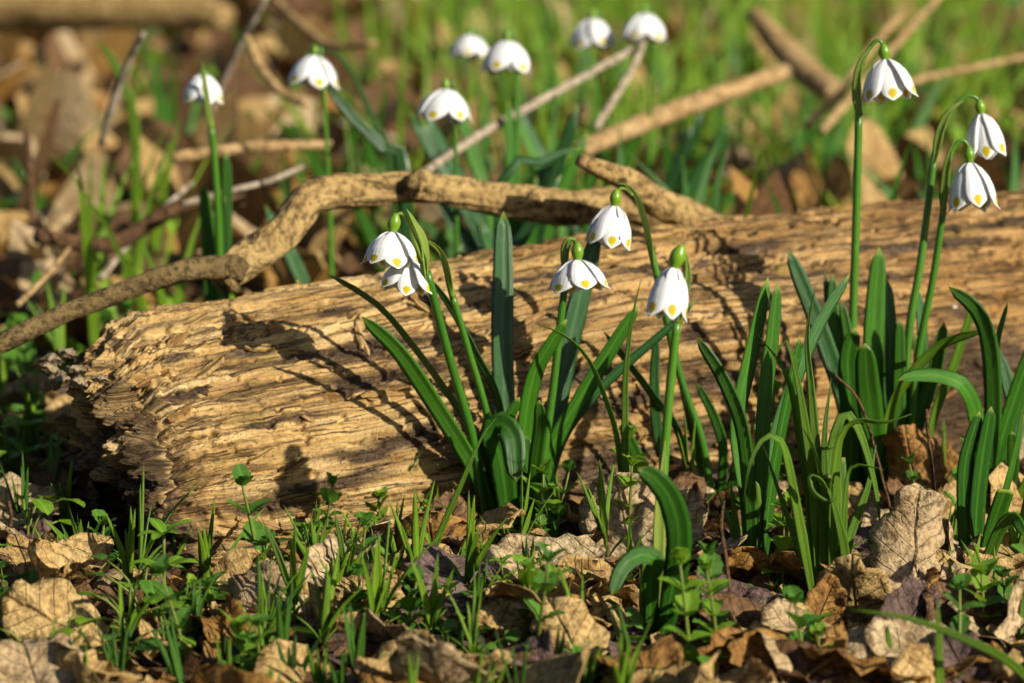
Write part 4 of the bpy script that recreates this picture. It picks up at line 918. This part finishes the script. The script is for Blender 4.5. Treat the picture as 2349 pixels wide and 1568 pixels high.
# ================================================================ grass sprouts
def blade_local(L, lean, az, wd, seed, z0=0., prof='grass', n=8):
    r = random.Random(seed); pts = []
    cx, cy = math.cos(az), math.sin(az); cv = r.uniform(.2, 1.0)
    for q in (0, .35, .7, 1):
        s_ = lean * q + cv * lean * q * q * .6
        pts.append((cx * L * s_ * .8, cy * L * s_ * .8, z0 + L * q * math.cos(min(1.2, lean * (.5 + q * .5)))))
    return ribbon(pts, wd, n=n, nrm=(-cx, -cy, .3) if lean > .45 else (r.uniform(-.4, .4), -1, .2), tw=(r.uniform(-30, 30), r.uniform(-50, 50)), prof=prof, fold=.3, thick=.0004)
def tuft_proto(seed, nb, mat, wide=1., stalk=0):
    r = random.Random(seed); parts = []
    z0 = 0
    if stalk:
        parts.append(('stem', mesh('stem', *[tube([(0, 0, -.004), (r.uniform(-.002, .002), 0, stalk * .5), (0, 0, stalk)], [.0008, .0008, .0007], n=6, m=5)[k_] for k_ in (0, 1)], m_hstem, None)))
        z0 = stalk * .9
        for k_ in range(2):
            az = r.uniform(0, 6.28)
            for j in (0, math.pi):
                V, F, U = blade_local(.022, .75, az + j, .0028, seed * 3 + k_, stalk * (.3 + .3 * k_), 'lance', 6); parts.append(('blade', mesh('blade', V, F, mat, U)))
    for k_ in range(nb):
        L = r.uniform(.6, 1.) * .058
        V, F, U = blade_local(L, abs(r.gauss(.28, .22)), r.uniform(0, 6.28), r.uniform(.0042, .0064) * wide, seed * 13 + k_, z0 - (0 if stalk else .004)); parts.append(('blade', mesh('blade', V, F, mat, U)))
    return parts
TUFT = [tuft_proto(i, [3, 4, 5, 4, 6, 3, 4, 5][i], [m_grass, m_grass, m_grass_d, m_grass, m_grass, m_grass_d, m_grass, m_grass][i], 1, [0, .012, 0, .02, .01, 0, .016, 0][i]) for i in range(8)]
def put(protos, k_, x, y, sc, name, label, cat, group, rot=None, z=None, tilt=8):
    e = thing(name, label, cat, (x, y, float(gz(x, y)) - .001 if z is None else z), group)
    e.rotation_euler = (R(rg.gauss(0, tilt)), R(rg.gauss(0, tilt)), rg.uniform(0, 6.28) if rot is None else rot)
    e.scale = (sc,) * 3
    for nm, me in protos[k_ % len(protos)]:
        ob(nm, me, e)
    return e
# placed sprouts: base x, base y, height px
SPR = [(135, 1345, 165), (210, 1330, 130), (300, 1370, 160), (320, 1330, 190), (395, 1300, 130), (475, 1320, 215), (440, 1480, 150), (420, 1560, 170), (620, 1475, 130), (735, 1330, 160), (760, 1400, 200), (845, 1230, 200), (800, 1350, 150), (905, 1260, 160), (960, 1390, 180), (1065, 1400, 190), (1090, 1460, 150), (1210, 1375, 150), (1200, 1440, 120), (1395, 1290, 160), (1440, 1330, 120), (875, 1470, 200), (740, 1500, 190), (690, 1440, 160), (985, 1490, 150), (700, 1290, 120), (1010, 1270, 120), (940, 1230, 130), (780, 1270, 150), (60, 1230, 190), (110, 1180, 200), (20, 1100, 170), (75, 1060, 160), (150, 1210, 190), (185, 1290, 120), (560, 1300, 70), (1420, 1160, 110), (1580, 1180, 140), (1560, 1110, 120), (1610, 1060, 110), (1650, 1150, 110), (2200, 1180, 130), (2170, 1130, 110), (2260, 1180, 120), (2290, 1420, 160), (2180, 1390, 120), (2215, 1390, 180), (1900, 1440, 90), (1820, 1560, 90), (1770, 1360, 80), (2030, 1480, 80), (1930, 1450, 70), (250, 1540, 130), (510, 1540, 120), (30, 1440, 90), (2330, 1330, 140), (2340, 1500, 150), (670, 1560, 140), (820, 1540, 160), (1160, 1350, 90), (1340, 1420, 90), (1000, 1180, 90)]
for i, (x, y, h) in enumerate(SPR):
    g = G(x, y)
    put(TUFT, i * 3 + i // 8, g[0], g[1], M(h, g[1]) / .052 * 1.2, 'grass_sprout', 'young grass sprout with narrow blades ' + near(g[0], g[1]), 'grass', 'grass sprouts before the log', tilt=6)
n = 0
while n < 75:
    y = rg.uniform(1.08, 1.42); x = rg.uniform(-.21 * y, .21 * y)
    if inlog(x, y, .01) or clear(x, y) or (x > .05 and rg.random() < .7): continue
    put(TUFT, rg.randrange(8), x, y, rg.uniform(.35, .75), 'grass_sprout', 'young grass sprout with narrow blades ' + near(x, y), 'grass', 'grass sprouts before the log'); n += 1
# ================================================================ small herbs
def hleaf(seed, mat, teeth=9, am=.09, asp=.8, cup=.25):
    r = np.random.RandomState(seed); nt = 20; th = np.linspace(0, 2 * math.pi, nt, endpoint=False)
    x = .5 * asp * np.sin(th) * (1 + .1 * np.cos(th)); y = .5 - .5 * np.cos(th)
    k_ = 1 + am * np.sin(th * teeth); x = x * k_; y = .5 + (y - .5) * k_
    V = [(0, .5, 0)]
    for q in (.55, 1.):
        V += [(a * q, .5 + (b_ - .5) * q, 0) for a, b_ in zip(x, y)]
    V = np.array(V); U = np.c_[V[:, 0] + .5, V[:, 1]]
    V[:, 2] = cup * np.abs(V[:, 0]) + .18 * V[:, 1] * (1 - V[:, 1]) - .12 * V[:, 1] ** 2 + .08 * (vn(V[:, 0] * 6 + seed, V[:, 1] * 6, seed) - .5)
    F = [(0, 1 + (j + 1) % nt, 1 + j) for j in range(nt)] + [(1 + j, 1 + (j + 1) % nt, 1 + nt + (j + 1) % nt, 1 + nt + j) for j in range(nt)]
    return mesh('leaf', V, F, mat, U)
HL = {}
for nm, mt in (('d', m_herb), ('b', m_herb_b)):
    HL[nm] = [hleaf(i, mt, 9, .07, .85) for i in range(3)]; HL[nm + 'o'] = [hleaf(i + 5, mt, 3, .0, .5, .2) for i in range(3)]; HL[nm + 'r'] = [hleaf(i + 9, mt, 11, .04, 1.0, .15) for i in range(2)]
def herb_proto(seed, kind, col):
    r = random.Random(seed); out = []            # (name, mesh, loc, rot, scale)
    if kind == 'speedwell':
        H_ = r.uniform(.022, .042); bx, by = r.uniform(-.008, .008), r.uniform(-.008, .008)
        st = [(0, 0, -.003), (bx * .3, by * .3, H_ * .4), (bx, by, H_)]
        out.append(('stem', mesh('stem', *tube(st, [.0008, .0007, .0005], n=8, m=5)[:2], m_hstem), (0, 0, 0), (0, 0, 0), 1))
        nn = r.randint(4, 6); C = spline(st, 20)
        for k_ in range(nn):
            q = (k_ + 1) / nn; c = C[int(q * 19)]; az = k_ * math.pi / 2 + r.uniform(-.3, .3)
            sz = (.0115 - .0045 * q) * r.uniform(.8, 1.25)
            for j in (0, math.pi):
                out.append(('leaf', r.choice(HL[col]), c, (R(r.uniform(-5, 45) + 25 * q), 0, az + j), sz))
        for j in range(3): out.append(('leaf', r.choice(HL[col]), C[-1], (R(r.uniform(50, 75)), 0, j * 2.1), .0045))
    elif kind == 'whorl':
        H_ = r.uniform(.012, .03)
        out.append(('stem', mesh('stem', *tube([(0, 0, -.003), (.001, 0, H_ * .5), (0, 0, H_)], [.0008, .0007, .0006], n=6, m=5)[:2], m_hstem), (0, 0, 0), (0, 0, 0), 1))
        for lv, sz in ((1, .010), (.55, .012)):
            nl = 6
            for j in range(nl): out.append(('leaf', r.choice(HL[col + 'o']), (0, 0, H_ * lv), (R(r.uniform(5, 35)), 0, j * 6.283 / nl + lv * 3), sz * r.uniform(.8, 1.2)))
    else:
        for j in range(r.randint(4, 6)):
            az = r.uniform(0, 6.28); ln_ = r.uniform(.008, .02); h_ = r.uniform(.008, .026)
            e = np.array([math.cos(az) * ln_, math.sin(az) * ln_, h_])
            out.append(('stem', mesh('stem', *tube([(0, 0, -.003), e * [.4, .4, .7], e], [.0007, .0006, .0005], n=6, m=5)[:2], m_hstem), (0, 0, 0), (0, 0, 0), 1))
            out.append(('leaf', r.choice(HL[col + 'r']), e, (R(r.uniform(-25, 25)), R(r.uniform(-15, 15)), az - math.pi / 2), r.uniform(.007, .012)))
    return out
HERB = {'speedwell': [herb_proto(i, 'speedwell', 'd' if i % 3 else 'b') for i in range(7)], 'whorl': [herb_proto(20 + i, 'whorl', 'd' if i % 2 else 'b') for i in range(4)], 'round': [herb_proto(40 + i, 'round', 'd' if i % 2 else 'b') for i in range(5)]}
HLAB = {'speedwell': ('speedwell_seedling', 'seedling with round toothed leaves', 'toothed leaf seedlings'),
        'whorl': ('bedstraw_seedling', 'seedling with whorled oval leaves', 'whorled seedlings'),
        'round': ('round_leaf_herb', 'low herb with round leaves', 'round leaved herbs')}
def herb(kind, k_, x, y, sc=1.):
    nm, lab, gr = HLAB[kind]
    e = thing(nm, lab + ' ' + near(x, y), 'herb', (x, y, float(gz(x, y))), gr, rg.uniform(0, 6.28)); e.scale = (sc,) * 3
    for pn, me, lc, rt, s2 in HERB[kind][k_ % len(HERB[kind])]: ob(pn, me, e, lc, rt, s2)
HP = [(940, 1150, 's'), (930, 1200, 's'), (1020, 1120, 's'), (1060, 1110, 's'), (1010, 1165, 's'), (1115, 1210, 's'), (1120, 1175, 's'), (1240, 1265, 's'), (1235, 1235, 's'), (1270, 1260, 's'), (720, 1255, 's'), (680, 1300, 's'), (740, 1280, 's'), (1440, 1270, 's'), (1455, 1230, 's'), (585, 1370, 's'), (600, 1340, 's'), (865, 1245, 's'), (1320, 1120, 'r'), (1350, 1135, 's'), (1800, 1330, 's'), (1790, 1360, 's'), (2310, 1420, 's'), (2330, 1470, 's'), (2260, 1470, 's'), (2200, 1540, 's'), (1640, 1500, 's'), (1650, 1540, 's'), (1585, 1560, 's'), (1380, 1540, 'r'), (1230, 1540, 's'), (1215, 1480, 's'), (380, 1400, 'w'), (480, 1430, 'w'), (240, 1190, 'w'), (255, 1150, 'w'), (330, 1420, 'r'), (300, 1470, 'r'), (270, 1540, 'r'), (380, 1480, 'r'), (60, 1255, 'r'), (140, 1060, 'r'), (120, 1020, 'r'), (230, 1340, 's'), (430, 1530, 's'), (560, 1560, 's'), (600, 1560, 's'), (15, 1490, 's'), (760, 1320, 'r'), (870, 1400, 'r'), (930, 1480, 's'), (820, 1440, 's'), (1880, 1540, 's'), (1850, 1560, 's'), (1710, 1190, 's'), (1760, 1180, 's'), (1790, 1120, 's'), (1540, 1130, 's'), (2180, 1270, 's'), (1130, 1080, 's')]
for i, (x, y, k_) in enumerate(HP):
    g = G(x, y); herb({'s': 'speedwell', 'r': 'round', 'w': 'whorl'}[k_], i, g[0], g[1], rg.uniform(.85, 1.25))
n = 0
while n < 24:
    y = rg.uniform(1.14, 1.46); x = rg.uniform(-.21 * y, .21 * y)
    if inlog(x, y, .005) or clear(x, y) or (x > .04 and rg.random() < .55): continue
    herb(rg.choice(['speedwell', 'speedwell', 'round', 'whorl']), rg.randrange(20), x, y, rg.uniform(.5, .9)); n += 1
for i in range(34):                                   # shaded corner left of the broken log end
    x, y = rg.uniform(60 - 220, 330), rg.uniform(860, 1230)
    g = G(x, y)
    if inlog(g[0], g[1], .01) or g[0] > -.16: continue
    if i % 3: herb(rg.choice(['speedwell', 'round', 'whorl']), rg.randrange(20), g[0], g[1], rg.uniform(.8, 1.2))
    else: put(TUFT, rg.randrange(8), g[0], g[1], rg.uniform(.6, 1.), 'grass_sprout', 'young grass sprout with narrow blades ' + near(g[0], min(g[1], 1.49)), 'grass', 'grass sprouts before the log')
# ================================================================ uncountable cover behind the log and crumbs
rs = np.random.RandomState(5)
def scatter(n_, y0, y1, pw, dens, near=False):
    out = []; tot = 0
    while tot < n_:
        y = y0 + (y1 - y0) * rs.rand(n_) ** pw; x = (rs.rand(n_) * 2 - 1) * (.2 * y + .06)
        q = np.c_[x, y] - LQ[:2]; u = q @ la[:2]; w_ = q @ lp[:2]
        ok = (rs.rand(n_) < dens(x, y)) & ~((u > -.03) & (w_ < .004) & (w_ > -.15))
        if not near: ok &= ~((u > -.03) & (w_ > -.15)) 
        out.append(np.c_[x, y][ok]); tot += ok.sum()
    return np.vstack(out)[:n_]
def stuff_grass(name, XY, L, wd, lean, mat, label):
    n_ = len(XY); az = rs.rand(n_) * 6.283; le = np.abs(rs.normal(0, lean, n_)) + .05; L = L * (.5 + rs.rand(n_)); wd = wd * (.6 + .8 * rs.rand(n_))
    z0 = gz(XY[:, 0], XY[:, 1]); T = np.linspace(0, 1, 6); Vs = []; Us = []
    wa = rs.rand(n_) * 6.283
    for t in T:
        hx = L * np.sin(le) * (t * .35 + t * t * .65 * 1.6); hz = L * np.cos(le) * (t - .35 * le * t * t * t)
        C = np.c_[XY[:, 0] + np.cos(az) * hx, XY[:, 1] + np.sin(az) * hx, z0 + hz - .003]
        ww = (wd * np.interp(t, *PROF['grass']) / 2)[:, None]; D_ = np.c_[np.cos(wa), np.sin(wa) * .4, 0 * wa]
        Vs += [C - D_ * ww, C + D_ * ww]; Us += [np.tile([0.2, t], (n_, 1)), np.tile([.8, t], (n_, 1))]
    V = np.array(Vs).transpose(1, 0, 2).reshape(-1, 3); U = np.array(Us).transpose(1, 0, 2).reshape(-1, 2)
    b_ = (np.arange(n_) * 12)[:, None]; F = np.vstack([np.c_[b_ + 2 * i, b_ + 2 * i + 1, b_ + 2 * i + 3, b_ + 2 * i + 2] for i in range(5)])
    o = ob(name, mesh(name, V, F, mat, U)); o['kind'] = 'stuff'; o['label'] = label; o['category'] = 'grass'
def stuff_disc(name, XY, size, zr, mat, label, cat, k_=7, tilt=.5, asp=.8):
    n_ = len(XY); z = gz(XY[:, 0], XY[:, 1]) + zr[0] + (zr[1] - zr[0]) * rs.rand(n_) ** 1.5; sz = size * (.55 + .9 * rs.rand(n_))
    th = np.linspace(0, 2 * math.pi, k_, endpoint=False); a = rs.rand(n_) * 6.283; tx, ty = rs.normal(0, tilt, n_), rs.normal(0, tilt, n_)
    Vs = [np.c_[XY, z]]; Us = [np.tile([0., .5], (n_, 1))]
    cu = rs.normal(0, .5, n_)
    for q in th:
        lx = .5 * asp * np.sin(q) * sz * (.8 + .4 * rs.rand(n_)); ly = .5 * np.cos(q) * sz * (.85 + .3 * rs.rand(n_))
        x = lx * np.cos(a) - ly * np.sin(a); y = lx * np.sin(a) + ly * np.cos(a)
        Vs.append(np.c_[XY[:, 0] + x, XY[:, 1] + y, z + x * tx - y * ty * 1. + cu * np.abs(lx)]); Us.append(np.tile([.4 * math.sin(q), .5 + .5 * math.cos(q)], (n_, 1)))
    V = np.array(Vs).transpose(1, 0, 2).reshape(-1, 3); U = np.array(Us).transpose(1, 0, 2).reshape(-1, 2)
    b_ = (np.arange(n_) * (k_ + 1))[:, None]; F = np.vstack([np.c_[b_, b_ + 1 + i, b_ + 1 + (i + 1) % k_] for i in range(k_)])
    o = ob(name, mesh(name, V, F, mat, U)); o['kind'] = 'stuff'; o['label'] = label; o['category'] = cat
def gd(x, y):
    a = x / y; p = fbm(x * 4.5, y * 3.5, 3, 3)
    return np.clip((.09 + .91 * sstep(-.07, .03, a + (p - .5) * .10)) * sstep(.38, .54, p + .12 * sstep(2.2, 3.2, y)), 0, 1)
def clumps(nc, per, rad, y0, y1, pw, dens):
    c = scatter(nc, y0, y1, pw, dens); q = np.repeat(c, per, 0); return q + rs.normal(0, rad, q.shape)
stuff_grass('background_grass', clumps(215, 11, .022, 1.70, 6.5, 1.25, gd), .12, .0060, .38, m_grass, 'bright green grass growing in tufts behind the log')
stuff_grass('background_dark_grass', clumps(85, 9, .018, 1.66, 6.0, 1.3, lambda x, y: np.clip(.25 + .7 * (fbm(x * 4, y * 4, 2, 8) > .5), 0, 1) * np.where(x < -.08, .3, 1.)), .11, .009, .42, m_strap, 'dark green blades growing in tufts behind the log')
stuff_disc('background_herbs', clumps(150, 16, .022, 1.6, 6.0, 1.4, lambda x, y: .5 + 0 * x), .016, (.004, .045), m_herb, 'green ground herbs behind the log', 'ground cover', tilt=.7)
stuff_disc('background_bright_herbs', clumps(120, 14, .024, 1.6, 6.0, 1.4, lambda x, y: np.where(x > -.1, .7, .3)), .016, (.004, .05), m_herb_b, 'bright green ground herbs behind the log', 'ground cover', tilt=.7)
for i, (mt, n_) in enumerate([(0, 700), (1, 340), (2, 380), (3, 950)]):
    stuff_disc('background_leaf_litter', scatter(n_, 1.86, 6.5, 1.3, lambda x, y: np.where(x < .0, 1., .75)), .058, (.002, .035), DEAD[mt], ['tan', 'grey', 'orange', 'brown'][i] + ' leaf litter spread out behind the log', 'leaf litter', 9, .95, .75)
for i, (mt, n_) in enumerate([(0, 1300), (3, 1800), (2, 700), (4, 900)]):
    stuff_disc('leaf_crumbs', scatter(n_, 1.04, 1.52, 1, lambda x, y: .8 + 0 * x, True), .011, (.0, .006), DEAD[mt], ['tan', 'brown', 'orange', 'plum'][i] + ' crumbled leaf fragments on the soil before the log', 'leaf litter', 6, .5, .7)
stuff_disc('moss_leaves', scatter(1000, 1.04, 1.5, 1, lambda x, y: np.clip(.1 + .9 * (x < .03) * (fbm(x * 18, y * 18, 2, 6) > .45), 0, 1), True), .0075, (.001, .012), m_herb, 'tiny green seedling leaves carpeting the soil before the log', 'ground cover', 7, .4, .8)
